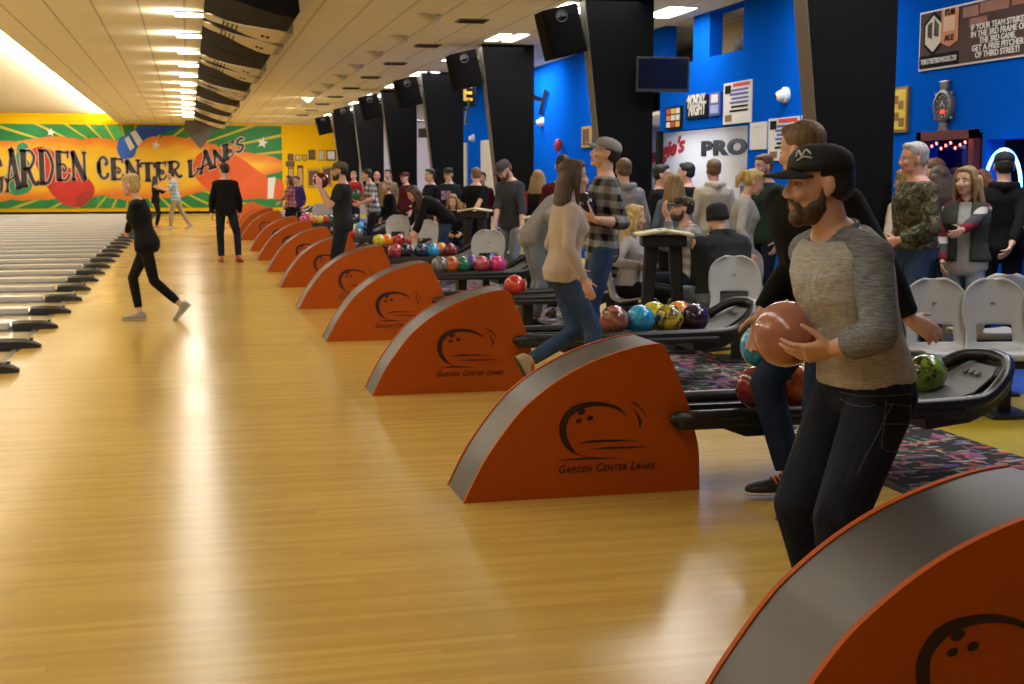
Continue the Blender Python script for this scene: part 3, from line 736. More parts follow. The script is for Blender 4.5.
# ------------------------------------------------------------------ ball racks
PADM = plain('grey_rubber_pad', (.10, .10, .105), .5); RIMM = plain('glossy_black_plastic', (.016, .016, .018), .28, .1)
def make_rack():
    root = empty('ball_rack', (2.25, HY0 + .21, 0)); x0, y0_ = 2.25, HY0 + .21
    P = lambda x, y, z: (x - x0, y - y0_, z); ya, yb = HY0 - .06, HY1 + .05
    m = MB(); pts = [P(2.27, ya, .375), P(2.9, ya, .38), P(3.5, ya, .385), P(3.86, ya, .392), P(3.99, ya + .02, .42), P(4.12, ya + .08, .51), P(4.19, ya + .18, .565), P(4.20, 6.26, .578), P(4.18, yb - .18, .585), P(4.10, yb - .06, .565), P(3.94, yb, .47), P(3.80, yb, .405), P(3.5, yb, .39), P(2.9, yb, .385), P(2.27, yb, .38)]
    m.tube(smooth3(pts, 4), .036, 14); m.build('rim', RIMM, root, True)
    m = MB(); m.box(P((2.27 + 3.80) / 2, 6.26, .345), (1.53, yb - ya, .04), bev=.01)
    for yy in (ya, yb): m.box(P(3.05, yy, .345), (1.56, .07, .055), bev=.02)
    m.box(P(3.05, 6.26, .375), (1.50, .03, .035)); m.build('tray', BLACKM, root)
    # rising end piece
    m = MB(); rg = []
    for x, z, w in ((3.62, .335, .50), (3.86, .365, .53), (3.98, .415, .52), (4.10, .50, .46), (4.17, .555, .34)):
        rg.append([P(x, 6.26 - w / 2, z), P(x, 6.26 + w / 2, z), P(x + .03, 6.26 + w / 2 - .03, z - .085), P(x + .03, 6.26 - w / 2 + .03, z - .085)])
    m.loft(rg); m.build('end_shell', BLACKM, root, AS)
    m = MB(); rg = []
    for x, z, w in ((3.58, .380, .36), (3.80, .398, .40), (3.93, .432, .40), (4.05, .505, .34), (4.11, .545, .24)):
        rg.append([P(x, 6.26 - w / 2, z), P(x, 6.26 + w / 2, z), P(x, 6.26 + w / 2, z - .012), P(x, 6.26 - w / 2, z - .012)])
    m.loft(rg); pad = m.build('ramp_pad', PADM, root, AS)
    m = MB()
    for q in range(3): m.box(P(4.035, 6.20 + .055 * q, .508), (.03, .03, .006), M.Rotation(R(-32), 3, 'Y'))
    m.build('emblem', plain('emblem_dark', (.02, .02, .02), .4), pad)
    for xx in (3.22,):
        m = MB(); m.box(P(xx, 6.26, .17), (.11, .20, .34), bev=.015); m.box(P(xx, 6.26, .012), (.24, .34, .024), bev=.008); m.build('pedestal', BLACKM, root)
    m = MB(); rg = [[P(2.46, ya - .02, .335), P(2.84, ya - .02, .335), P(2.74, ya - .02, .275), P(2.62, ya - .02, .275)], [P(2.46, ya + .05, .335), P(2.84, ya + .05, .335), P(2.74, ya + .05, .275), P(2.62, ya + .05, .275)]]; m.loft(rg); m.build('bracket', BLACKM, root)
    m = MB(); m.tube([P(2.262, ya + .0, .374), P(2.40, ya, .375)], .030, 14); m.ell(P(2.262, ya + .005, .372), (.03, .03, .03), sub=2); m.build('return_pipe', RIMM, root, True)
    return root
rack = None
for i, k in enumerate(HOODK[1:]):
    if rack is None: rack = make_rack(); o = rack
    else: o = copy_tree(rack)
    o.location = (2.25, HY0 + .21 + PITCH * k, 0)
    tag(o, f'black oval ball rack with raised end pad behind the {ORD[i + 1]} orange hood', 'ball rack', 'black ball racks')
# ------------------------------------------------------------------ bowling balls
def ball_mat(name, a, b, sc=6.0, c=None):
    if name in MATS: return MATS[name]
    k = NT(name); n = k.noise(k.co(), sc, 5, .62, 1.6)
    st = [(.30, [q * .45 for q in a]), (.42, a), (.56, b)] + ([(.66, c)] if c else [])
    k.col(k.ramp(n, st)); k.set(Roughness=.16, Coat_Weight=.6, Coat_Roughness=.05); MATS[name] = k.m; return k.m
HOLE = plain('finger_hole_black', (.004, .004, .004), .8)
BR = .1085
def ball(desc, pos, m, rot=(0, 0, 0), parts=False, group='bowling balls on the racks'):
    b = MB(); b.ell((0, 0, 0), (BR,) * 3, sub=4); me = b.mesh('bowling_ball', True); me.materials.append(m)
    o = bpy.data.objects.new('bowling_ball', me); COL.objects.link(o); o.location = pos; o.rotation_euler = rot
    tag(o, desc, 'bowling ball', group)
    for t, a, r in ((.16, 0, .0135), (.16, 2.2, .0125), (.52, 1.1, .015)):
        n = V((math.sin(t) * math.cos(a), math.sin(t) * math.sin(a), math.cos(t))); q = n.to_track_quat('Z', 'Y').to_matrix()
        h = MB(); h.lathe([(0.0001, BR * .9), (r, BR * .9), (r, BR + .0006), (.0001, BR + .0012)], n=16, rot=q); h.build('finger_hole', HOLE, o)
    return o
BALLS = dict(
 red=((.40, .015, .012), (.62, .05, .03)), orange=((.70, .16, .01), (.85, .26, .02)), yellow=((.55, .45, .02), (.70, .60, .04)), blue=((.01, .20, .50), (.03, .42, .75)),
 pink=((.62, .02, .16), (.80, .05, .28)), maroon=((.10, .008, .012), (.25, .02, .03)), purple=((.07, .02, .22), (.16, .05, .40)), green=((.01, .08, .04), (.02, .20, .09)), black=((.006, .006, .008), (.03, .03, .035)),
 brown=((.22, .07, .04), (.42, .17, .11)), navy=((.006, .015, .06), (.02, .05, .16)), grey=((.10, .10, .10), (.26, .25, .24)), lime=((.006, .012, .004), (.22, .34, .03)), yellowblack=((.012, .012, .03), (.62, .50, .03)), darkstar=((.012, .006, .022), (.05, .02, .06)), rust=((.42, .07, .015), (.62, .16, .05)), crimson=((.30, .01, .03), (.55, .10, .12)))
def bm_(c): a, b = BALLS[c]; return ball_mat('ball_' + c, a, b, 9 if c in ('lime', 'yellowblack') else 6)
def rb(k, row, x, c, desc):
    """a ball lying in a rack: row 0 is the one nearer the camera"""
    y = HY0 + .075 + PITCH * k + .235 * row
    return ball(desc, (x, y, .380 + BR + .001), bm_(c), (random.uniform(-1.1, 1.1), random.uniform(-1, 1), random.uniform(0, 6)))
def bx(px, py, k, row=0):
    y = HY0 + .075 + PITCH * k + .235 * row; v = on_y(px, py, y); return v.x
rb(0, 0, bx(757, 390, 0), 'maroon', 'dark red bowling ball on the nearest rack, left of the man with the pink ball')
rb(0, 0, bx(797, 390, 0), 'rust', 'shiny rust orange bowling ball on the nearest rack beside the jeans leg')
rb(0, 1, bx(926, 388, 0, 1), 'lime', 'black and lime green marbled ball on the nearest rack by its end pad')
for px, py, row, c, d in ((614, 321, 0, 'brown', 'brown swirled bowling ball, left end of the second rack'), (640, 323, 0, 'blue', 'bright blue bowling ball at the front of the second rack'), (654, 315, 1, 'yellow', 'yellow bowling ball behind the bright blue one'), (669, 323, 0, 'yellowblack', 'yellow and navy marbled ball between blue and black balls'), (679, 315, 1, 'orange', 'orange bowling ball in the back row of the second rack'), (695, 322, 0, 'darkstar', 'dark purple-black ball next to the end pad of the second rack')):
    rb(1, row, bx(px, py, 1, row), c, d)
rb(2, 0, bx(515, 287, 2), 'red', 'single glossy red ball on the third rack behind the walking woman')
for px, c, d in ((440, 'grey', 'grey ball at the left of the fourth rack'), (451.5, 'rust', 'rusty orange ball between grey and green balls on the fourth rack'), (462.5, 'green', 'dark green ball on the fourth rack'), (471, 'purple', 'purple ball on the fourth rack'), (482, 'crimson', 'crimson ball beside the hot pink one'), (497.5, 'pink', 'hot pink bowling ball at the right of the fourth rack')):
    rb(3, 0 if c != 'purple' else 1, bx(px, 266, 3, 0 if c != 'purple' else 1), c, d)
for px, c, d in ((395, 'crimson', 'crimson and white ball at the left of the fifth rack'), (405, 'black', 'black ball with light flecks on the fifth rack'), (421, 'navy', 'dark navy ball left of the bright blue one'), (432.5, 'blue', 'bright blue ball on the fifth rack'), (441, 'orange', 'orange ball behind the blue one on the fifth rack'), (450, 'maroon', 'maroon ball at the right of the fifth rack')):
    rb(4, 1 if c == 'orange' else 0, bx(px, 252, 4, 1 if c == 'orange' else 0), c, d)
for px, row, c, d in ((379, 0, 'yellow', 'yellow ball at the left of the sixth rack'), (387, 0, 'orange', 'bright orange ball next to the yellow one on the sixth rack'), (399, 0, 'red', 'red ball in the middle of the sixth rack'), (386, 1, 'rust', 'rust orange ball in the back row of the sixth rack')):
    rb(5, row, bx(px, 242, 5, row), c, d)
for px, k, c, d in ((360, 7, 'blue', 'blue ball on the eighth rack beside the plaid-shirted man'), (367, 7, 'navy', 'navy ball right of the blue one on the eighth rack'), (352, 6, 'red', 'red ball on the seventh rack'), (357, 6, 'grey', 'grey ball on the seventh rack')):
    rb(k, 0, bx(px, 229, k), c, d)
for j, (px, c) in enumerate(((303, 'pink'), (309, 'crimson'), (314, 'orange'), (320, 'yellow'), (326, 'red'), (331, 'green'))):
    rb(8.62, 0, bx(px, 219, 8.62), c, f'small-looking {dict(crimson="crimson").get(c, c)} ball on the far rack below the yellow wall')
for j, (px, c) in enumerate(((300, 'red'), (306, 'pink'), (313, 'yellow'), (321, 'orange'))):
    rb(9.62, 1, bx(px, 214, 9.62, 1), c, f'{c} ball on the most distant filled rack')
# ------------------------------------------------------------------ tapered black columns, speakers, screens
LITSIDE = plain('column_lit_side', (.17, .155, .13), .6)  # grey stands for lane light on the black columns, painted as colour
def make_column():
    root = empty('column', (5.9, 0, 0)); m = MB()
    P = lambda x, y, z: (x - 5.9, y, z)
    m.loft([[P(5.63, 0, 0), P(6.15, 0, 0), P(6.15, .28, 0), P(5.63, .28, 0)], [P(5.185, 0, CEIL), P(6.15, 0, CEIL), P(6.15, .28, CEIL), P(5.185, .28, CEIL)]]); m.build('shaft', BLACK, root)
    m = MB(); m.loft([[P(5.622, .012, 0), P(5.632, .012, 0), P(5.632, .268, 0), P(5.622, .268, 0)], [P(5.177, .012, CEIL - .002), P(5.187, .012, CEIL - .002), P(5.187, .268, CEIL - .002), P(5.177, .268, CEIL - .002)]]); m.build('lit_side', LITSIDE, root)  # thin added sheet carrying the painted light on the left side
    return root
colm = None
for i in range(7):
    y = 10.9 + 6.42 * i
    if colm is None: colm = make_column(); o = colm
    else: o = copy_tree(colm)
    o.location.y = y; tag(o, f'black column that widens towards the ceiling, {ORD[i]} from the camera', 'column', 'black tapered columns')
spk = None
for i in range(1, 7):
    y = 10.9 + 6.42 * i
    if spk is None:
        spk = empty('loudspeaker', (5.0, y, 3.47)); m = MB(); m.box((0, .18, 0), (.50, .42, .64), bev=.015); m.build('cabinet', BLACK, spk)
        m = MB(); m.box((0, -.035, -.05), (.43, .015, .48), bev=.004); m.build('grille', plain('speaker_cloth', (.005, .005, .005), .95, Specular_IOR_Level=.05), spk)
        m = MB(); m.lathe([(.02, 0), (.06, .004), (.075, .018), (.08, .018), (.08, 0)], (0, -.03, .20), 20, M.Rotation(R(90), 3, 'X')); m.build('horn', plain('speaker_horn', (.05, .05, .05), .4), spk)
        m = MB(); m.box((.26, .2, .1), (.12, .05, .05)); m.build('bracket', BLACKM, spk); o = spk
    else: o = copy_tree(spk)
    o.location = (4.90, y, 3.47); o.rotation_euler = (0, R(-14), 0); tag(o, f'black loudspeaker tilted off the {ORD[i]} black column', 'speaker', 'loudspeakers on the columns')
def tv(loc, rz, tilt, size, label):
    o = empty('television', loc, rz, label, 'television'); o.rotation_euler = (tilt, 0, rz); w, h = size
    m = MB(); m.box((0, 0, 0), (w, .05, h), bev=.008); m.build('casing', plain('tv_plastic', (.02, .02, .022), .4), o)
    m = MB(); m.box((0, -.027, .01), (w - .05, .004, h - .07)); m.build('screen', plain('tv_screen', (.006, .006, .008), .12), o)
    m = MB(); m.box((0, .12, .05), (.08, .2, .08)); m.tube([(0, .2, .05), (-.15, .25, .15)], .025); m.build('wall_arm', BLACKM, o)
tv((6.15, 16.95, 2.90), R(-6), R(4), (.72, .46), 'black flat television hung on the second black column')
p = at(544, 103, 25.0); tv(tuple(p), R(70), R(14), (.75, .46), 'television seen edge-on beside the third black column')
p = at(467, 112, 31); tv(tuple(p), R(80), R(8), (.9, .55), 'television seen edge-on beside the fourth black column')
o = empty('projector', tuple(at(429, 133, 37)), R(30), 'small black projector box on an arm beside the fifth column', 'projector')
m = MB(); m.box((0, 0, 0), (.5, .35, .26), bev=.02); m.build('body', BLACKM, o); m = MB(); m.tube([(0, 0, .1), (-.15, 0, .3), (-.4, .05, .32)], .03); m.build('arm', GREYM, o)
m = MB(); m.lathe([(.01, 0), (.07, .0), (.07, .05), (.05, .05), (.01, .03)], (0, -.18, 0), 16, M.Rotation(R(90), 3, 'X')); m.build('lens', GREYM, o)
# ------------------------------------------------------------------ hanging pin-print panels
PANB = plain('panel_black', (.010, .010, .012), .85, Specular_IOR_Level=.15); PANW = plain('panel_offwhite', (.62, .55, .42), .7, .08, 3); PANG = plain('panel_grey', (.10, .095, .085), .6, .25, 8)
PROF = [(.28, 3.86), (.55, 3.75), (.85, 3.64), (1.15, 3.555), (1.36, 3.52)]
def on_panel(s, drop=0.0):
    """a point across the underside, s from 0 (upper edge) to 1"""
    q = s * (len(PROF) - 1); i = min(int(q), len(PROF) - 2); f = q - i
    return PROF[i][0] + (PROF[i + 1][0] - PROF[i][0]) * f, PROF[i][1] + (PROF[i + 1][1] - PROF[i][1]) * f - drop
def make_panel():
    root = empty('hanging_canopy', (.8, 0, 3.7)); P = lambda x, y, z: (x - .8, y, z - 3.7)
    m = MB(); pr = PROF + [(1.42, 3.60), (1.40, 3.80), (.40, 3.90)]
    m.loft([[P(x, y, z) for x, z in pr] for y in (-3.2, 0, 3.2)]); m.build('panel', PANB, root)
    for y0_ in (1.55, -1.55):
        prof = [(.0, .22), (.05, .32), (.11, .36), (.19, .29), (.28, .25), (.40, .34), (.56, .56), (.72, .74), (.88, .78), (1.0, .70)]
        yc_ = lambda s_: y0_ * (.34 + .26 * s_); rg = []
        for s_, w in [(a_[0] + (b_[0] - a_[0]) * f, a_[1] + (b_[1] - a_[1]) * f) for a_, b_ in zip(prof, prof[1:]) for f in (0, .34, .67)] + [prof[-1]]:
            x, z = on_panel(s_, .022); x2, z2 = on_panel(s_, .002); yy = yc_(s_)
            rg.append([P(x, yy - w, z), P(x, yy + w, z), P(x2, yy + w, z2), P(x2, yy - w, z2)])
        m = MB(); m.loft(rg); pin = m.build('pin_print', PANW, root)
        m = MB(); m.box(P(1.40, yc_(1), 3.575), (.12, 1.35, .17), bev=.02); m.build('pin_base', plain('pin_base_tan', (.36, .31, .22), .6), pin)
        m = MB()
        for s_ in (.25, .30, .35, .40):
            x, z = on_panel(s_, .024); m.box(P(x, yc_(s_), z), (.020, .52, .006), M.Rotation(R(20), 3, 'Y'))
        for s_ in (.70, .76): x, z = on_panel(s_, .024); m.box(P(x, yc_(s_) + .1, z), (.05, .22, .006), M.Rotation(R(16), 3, 'Y'))
        m.build('pin_stripes', BLACK, pin)
    for yy in (-2.6, 2.6): m = MB(); m.tube([P(.7, yy, 3.80), P(.7, yy, CEIL)], .012); m.build('hanger', GREYM, root)
    return root
pan = None
for i in range(6):
    if pan is None: pan = make_panel(); o = pan
    else: o = copy_tree(pan)
    o.location.y = 20.35 + 6.5 * i; tag(o, f'black ceiling panel with a pair of white bowling pins, {ORD[i]} of the hanging row', 'hanging panel', 'pin panels hung along the ceiling')
m = MB(); a = on_y(181, 128, 57.5); b = on_y(214, 128, 57.5); c = on_y(201, 149, 57.5); t1 = on_y(186, 118, 57.5); t2 = on_y(220, 118, 57.5)
q = [(t1.x, t1.z), (a.x + .1, a.z), (c.x - .12, c.z + .1), (c.x, c.z), (c.x + .2, c.z + .25), (b.x, b.z), (t2.x, t2.z)]
m.prism(q, lambda u, v, d: V((u, d, v)), 57.4, 57.6); o = m.build('end_fin', PANG); tag(o, 'grey pointed end piece hanging at the far end of the pin panels', 'hanging panel')
# ------------------------------------------------------------------ ceiling fittings
LITE = glow('lit_diffuser', (1.0, .93, .80), 9.0); FRM = plain('light_frame', (.6, .58, .52), .5)
def area(loc, rot, sx, sy, power, col, shape='RECTANGLE'):
    l = bpy.data.lights.new('area', 'AREA'); l.shape = shape; l.size = sx; l.size_y = sy; l.energy = power; l.color = col
    o = bpy.data.objects.new('ceiling_glow', l); COL.objects.link(o); o.location = loc; o.rotation_euler = rot; return o
fix = None; n = 0
WARM = (1.0, .95, .84); NEUT = (1.0, .96, .90)
for j in range(12):
    y = 6.2 + 4.08 * j
    for x in (5.2, 5.5):
        if y < 17 and x == 5.5: pass
        if fix is None:
            fix = empty('ceiling_light', (x, y, CEIL - .012)); m = MB(); m.box((0, 0, .006), (.25, 1.22, .012)); m.build('frame', FRM, fix); m = MB(); m.box((0, 0, -.004), (.20, 1.16, .012)); m.build('diffuser', LITE, fix); o = fix
        else: o = copy_tree(fix); o.location = (x, y, CEIL - .012)
        tag(o, f'lit {"left" if x < 5.3 else "right"} ceiling light of the {ORD[j]} pair along the columns', 'ceiling light', 'paired ceiling lights'); n += 1
    area((5.35, y, CEIL - .05), (0, 0, 0), 1.2, 3.6, 56, NEUT)
for j, (x, y) in enumerate(((6.72, 18.56), (6.94, 18.6), (6.72, 28), (6.94, 28))):
    o = copy_tree(fix); o.location = (x, y, CEIL - .012); tag(o, f'lit ceiling light near the blue wall, {("left one behind the second column", "right one behind the second column", "left one behind the third column", "right one behind the third column")[j]}', 'ceiling light', 'paired ceiling lights')
    if j % 2 == 0: area((x + .1, y, CEIL - .05), (0, 0, 0), .5, 1.2, 35, NEUT)
# wall washers over the concourse
for y in (9, 14.5, 23.5, 27, 31, 38): area((6.7, y, CEIL - .06), (0, R(-8), 0), .3, 1.2, 52, (.95, .97, 1.0))
lamp = None
for i in range(9):
    y = 19.8 + 2.97 * i
    if lamp is None:
        lamp = empty('spotlight', (3.53, y, CEIL)); m = MB(); m.lathe([(.001, -.02), (.055, -.02), (.06, .30), (.05, .32), (.001, .32)], (.05, -.1, -.10), 18, M.Rotation(R(-58), 3, 'Y')); m.build('lamp_body', plain('white_enamel', (.70, .64, .50), .4), lamp, AS)
        m = MB(); m.box((.1, -.1, -.02), (.10, .08, .04)); m.tube([(.1, -.1, -.03), (.12, -.1, -.10)], .012); m.build('mount', FRM, lamp); o = lamp
    else: o = copy_tree(lamp); o.location.y = y
    tag(o, f'small white ceiling spotlight, {ORD[i]} of the row above the approach', 'spotlight', 'ceiling spotlights')
vent = None
for i in range(9):
    y = 20.3 + 3.9 * i
    if vent is None:
        vent = empty('ceiling_vent', (4.28, y, CEIL - .01)); m = MB(); m.box((0, 0, 0), (.46, .42, .018), bev=.004); m.build('frame', plain('vent_frame', (.22, .18, .12), .6), vent); m = MB()
        for q in range(5): m.box((0, -.15 + .075 * q, -.012), (.40, .05, .006), M.Rotation(R(25), 3, 'X'))
        m.build('louvres', plain('vent_dark', (.06, .05, .04), .6), vent); o = vent
    else: o = copy_tree(vent); o.location.y = y
    tag(o, f'dark square ceiling vent, {ORD[i]} of the row from the camera', 'vent', 'ceiling vents')
# tube lamps in the cove over the lanes, short lamps beside the hanging panels, and added fill for the far wall
for j in range(11):
    y = 6 + 5.2 * j
    area((-3.02, y, CEIL + .20), (0, R(180 - 35), 0), .10, 5.0, 330, (1.0, .93, .80))
    area((-6.5, y, CEIL + .36), (0, 0, 0), .3, 4.0, 115, WARM)
SLIT = glow('lit_strip_lamp', (1.0, .92, .74), 5.0)
for y in (40, 46, 52, 57): area((3.4, y, CEIL - .06), (R(14), 0, 0), .6, 1.6, 300, WARM)  # added fill lamps without fixtures, to brighten the far wall and mural
sl = None
for i in range(19):
    y = 17.3 + 2.95 * (i - 6)
    if sl is None:
        sl = empty('strip_light', (.12, y, CEIL - .03)); m = MB(); m.box((0, 0, .015), (.50, .16, .03)); m.build('housing', FRM, sl); m = MB(); m.tube([(-.24, 0, -.02), (.24, 0, -.02)], .028, 12); m.build('tube_lamp', SLIT, sl, True); o = sl
    else: o = copy_tree(sl); o.location.y = y
    tag(o, f'lit strip light, {ORD[i]} from the camera in the row left of the hanging pin panels', 'strip light', 'strip lights beside the panels')
    area((.10, y, CEIL - .10), (0, 0, 0), .7, 2.7, 19, WARM); 
    area((.02, y, CEIL - .16), (0, R(180 - 25), 0), .5, .06, 15, WARM)
# ------------------------------------------------------------------ the mural on the far wall
MY = FARY - .03
def mp(px, py): return V((-7.8 + .04227 * px, MY, 3.86 - (py - 125) * .0434))
def mural_mat():
    k = NT('mural_paint'); c = k.co(); x = k.sep(c)
    dx = k.math('SUBTRACT', x[0], -2.4); dz = k.math('SUBTRACT', x[2], 2.0)
    ang = k.math('ARCTAN2', dz, k.math('MULTIPLY', dx, .55)); st = k.math('FRACT', k.math('MULTIPLY', ang, 5.4))
    rays = k.math('LESS_THAN', st, .17)
    green = k.mix(k.noise(c, 1.5, 3), (.004, .14, .025), (.010, .24, .05)); g2 = k.mix(rays, green, (.50, .42, .02))
    n = k.noise(k.co(scale=(.5, 1, 1)), 1.3, 4, .6, .5)
    r = k.math('ADD', k.math('MULTIPLY', k.math('ABSOLUTE', k.math('SUBTRACT', dz, k.math('MULTIPLY', dx, .02))), .74), k.math('MULTIPLY', k.math('SUBTRACT', n, .5), .55))
    r = k.math('ADD', r, k.math('MULTIPLY', k.math('MAXIMUM', k.math('SUBTRACT', dx, 2.2), 0.0), .17))
    band = k.ramp(r, [(.25, (.84, .56, .02)), (.60, (.82, .46, .012)), (.82, (.76, .24, .008)), (.95, (.70, .17, .008))])
    k.col(k.mix(k.math('GREATER_THAN', r, .97), band, g2)); k.set(Roughness=.6); return k.m
o = empty('mural', (-3, FARY, .3), 0, 'wall-wide mural of bowling pins and the bowling centre name on the far wall', 'mural')
def mpart(name, m, mat_, par=None): q = m.build(name, mat_, par or o); q.matrix_parent_inverse = M.Translation((-3, FARY, .3)).inverted(); return q
m = MB(); a, b = mp(-60, 125), mp(282, 208); m.box(((a.x + b.x) / 2, MY + .012, (a.z + b.z) / 2), (b.x - a.x, .024, a.z - b.z)); mpart('painted_panel', m, mural_mat())
def flat(pts, lay, n=5):
    m = MB(); q = smooth_poly(pts + [pts[0]], n)[:-1] if n else pts
    m.prism([(mp(*p).x, mp(*p).z) for p in q], lambda u, v, d: V((u, d, v)), MY - .004 * lay, MY); return m
def disc(px, py, rx, ry, lay): return flat([(px + rx * math.cos(t), py + ry * math.sin(t)) for t in [2 * math.pi * i / 20 for i in range(20)]], lay, 0)
mpart('blue_pin', flat([(117, 138), (114, 148), (117, 157), (124, 159), (131, 156), (135, 147), (145, 138), (160, 134), (178, 127), (178, 125.5), (140, 125.5), (128, 133)], 1, 3), plain('mural_blue', (.004, .07, .42), .6, .35, 2))
mpart('pin_band', flat([(128, 133), (133, 130), (140, 141), (135, 146)], 2, 0), plain('mural_white', (.70, .70, .66), .6))
mpart('pin_band', flat([(122, 139), (126, 136), (132, 147), (127, 151)], 2, 0), plain('mural_white', (.7, .7, .66)))
mpart('orange_pin', flat([(188, 172), (193, 157), (206, 149), (222, 150), (240, 158), (256, 170), (268, 178), (282, 180.5), (282, 197), (272, 200), (255, 199), (235, 200), (214, 194), (198, 184)], 1, 4), plain('mural_orange', (.66, .095, .006), .6, .25, 1.5))
mpart('pin_band', flat([(267, 178), (275, 177), (272, 199), (266, 199)], 2, 0), plain('mural_white', (.7, .7, .66)))
mpart('red_pin', flat([(30, 150), (40, 147), (52, 152), (62, 166), (78, 172), (89, 184), (90, 194), (80, 205), (70, 207), (58, 203), (46, 190), (36, 170)], 1, 4), plain('mural_red', (.50, .022, .012), .6, .3, 1.5))
mpart('pin_foot', flat([(72, 197), (82, 191), (89, 194), (82, 203), (72, 207)], 2, 4), plain('mural_dark_red', (.30, .012, .008), .6))
mpart('green_pin', flat([(17, 146), (23, 143), (28, 148), (26, 158), (30, 170), (28, 190), (10, 194), (4, 178), (14, 162)], 1, 4), plain('mural_green', (.01, .22, .10), .6, .3, 2))
def star(px, py, r, lay): return flat([(px + (r if i % 2 == 0 else r * .42) * math.sin(math.pi * i / 5 + .2), py - (r if i % 2 == 0 else r * .42) * math.cos(math.pi * i / 5 + .2)) for i in range(10)], lay, 0)
for px, py, r in ((153, 145, 5), (262, 142, 6), (50, 133, 4.5)): mpart('star', star(px, py, r, 2), plain('mural_white', (.7, .7, .66)))
GL = {
 'A': [([(.10, 0), (.46, 1)], .11), ([(.46, 1), (.50, 1), (.86, 0)], .27), ([(.02, .36), (.12, .26), (.40, .30), (.70, .34)], .08), ([(-.02, .02), (.26, .02)], .08), ([(.66, .02), (1.02, .02)], .08)],
 'R': [([(.24, 0), (.24, 1)], .27), ([(.2, .96), (.6, .96), (.82, .76), (.62, .52), (.24, .48)], .13), ([(.48, .5), (.66, .2), (.84, .03), (1.04, .10)], .16), ([(.04, .02), (.46, .02)], .08), ([(.04, .98), (.3, .98)], .08)],
 'D': [([(.24, 0), (.24, 1)], .27), ([(.2, .95), (.62, .94), (.90, .5), (.62, .06), (.2, .05)], .16), ([(.04, .02), (.4, .02)], .08), ([(.04, .98), (.4, .98)], .08)],
 'E': [([(.26, 0), (.26, 1)], .29), ([(.2, .95), (.86, .95)], .10), ([(.84, 1.0), (.84, .76)], .08), ([(.2, .52), (.58, .55), (.72, .42), (.60, .32), (.52, .42)], .09), ([(.2, .05), (.70, .04), (.92, .26)], .11)],
 'N': [([(.16, 0), (.16, 1)], .14), ([(.12, 1), (.82, 0)], .27), ([(.84, 0), (.84, 1)], .12), ([(.02, .02), (.32, .02)], .08), ([(.70, .98), (.98, .98)], .08)],
 'C': [([(.86, .72), (.74, .92), (.5, .98), (.26, .82), (.2, .5), (.28, .18), (.52, .03), (.80, .12), (.90, .30)], .17), ([(.22, .75), (.20, .5), (.24, .25)], .28), ([(.86, .72), (.74, .64), (.66, .74)], .12)],
 'T': [([(.5, 0), (.5, .95)], .29), ([(.02, .72), (.06, .92), (.5, .95), (.94, .92), (.98, .72)], .12), ([(.30, .02), (.70, .02)], .08)],
 'L': [([(.26, 0), (.26, 1)], .29), ([(.2, .05), (.62, .02), (.94, .28), (.78, .40)], .12), ([(.06, .98), (.46, .98)], .08)],
 'S': [([(.84, .80), (.62, .97), (.30, .90), (.26, .66), (.55, .50), (.80, .32), (.68, .06), (.34, .04), (.14, .22)], .19)],
 'G': [([(.86, .72), (.74, .92), (.5, .98), (.26, .82), (.2, .5), (.28, .18), (.52, .03), (.80, .10), (.84, .40)], .17), ([(.22, .75), (.20, .5), (.24, .25)], .28), ([(.58, .42), (1.0, .42)], .10)]}
LAYOUT = [('G', -12, 3, 158, 194, 4), ('A', 4, 19, 152, 190, 4), ('R', 18, 36, 150, 186, 2), ('D', 36, 52, 150, 184, 1), ('E', 52, 68, 151, 181, -1), ('N', 68, 84, 152, 180, -1), ('C', 93, 106, 157, 179, -1), ('E', 106, 121, 158, 180, 0), ('N', 121, 137, 160, 180, 0), ('T', 137, 151, 162, 181, 0), ('E', 151, 164, 162, 180, 1), ('R', 164, 178, 161, 178, 2), ('L', 184, 196, 159, 176, 5), ('A', 196, 211, 152, 171, 7), ('N', 210, 224, 147, 165, 8), ('E', 222, 233, 142, 158, 7), ('S', 233, 244, 138, 151, 6)]
DK = plain('mural_charcoal', (.020, .020, .026), .6); OUT = plain('mural_outline', (.62, .42, .30), .6)
def letter(ch, x0, x1, yt, yb, slope, grow, lay):
    m = MB()
    for pts, w in GL[ch]:
        q = smooth_poly(pts, 6) if len(pts) > 2 else pts
        P = [V((x0 + (x1 - x0) * u, yb + (yt - yb) * v - slope * (u - .5))) for u, v in q]
        hw = w * (x1 - x0) * .58 + grow; rg = []
        for i, p in enumerate(P):
            t = (P[min(i + 1, len(P) - 1)] - P[max(i - 1, 0)]).normalized(); nn = V((-t.y, t.x)) * hw
            e = t * (grow if i == len(P) - 1 else (-grow if i == 0 else 0)) 
            a, b = mp(*(p + nn + e)), mp(*(p - nn + e)); rg.append([(a.x, MY - .004 * lay, a.z), (b.x, MY - .004 * lay, b.z), (b.x, MY, b.z), (a.x, MY, a.z)])
        m.loft(rg)
    return m
for L in LAYOUT:
    q = mpart('letter', letter(*L, 0, 4), DK); mpart('letter_outline', letter(*L, .9, 3), OUT)
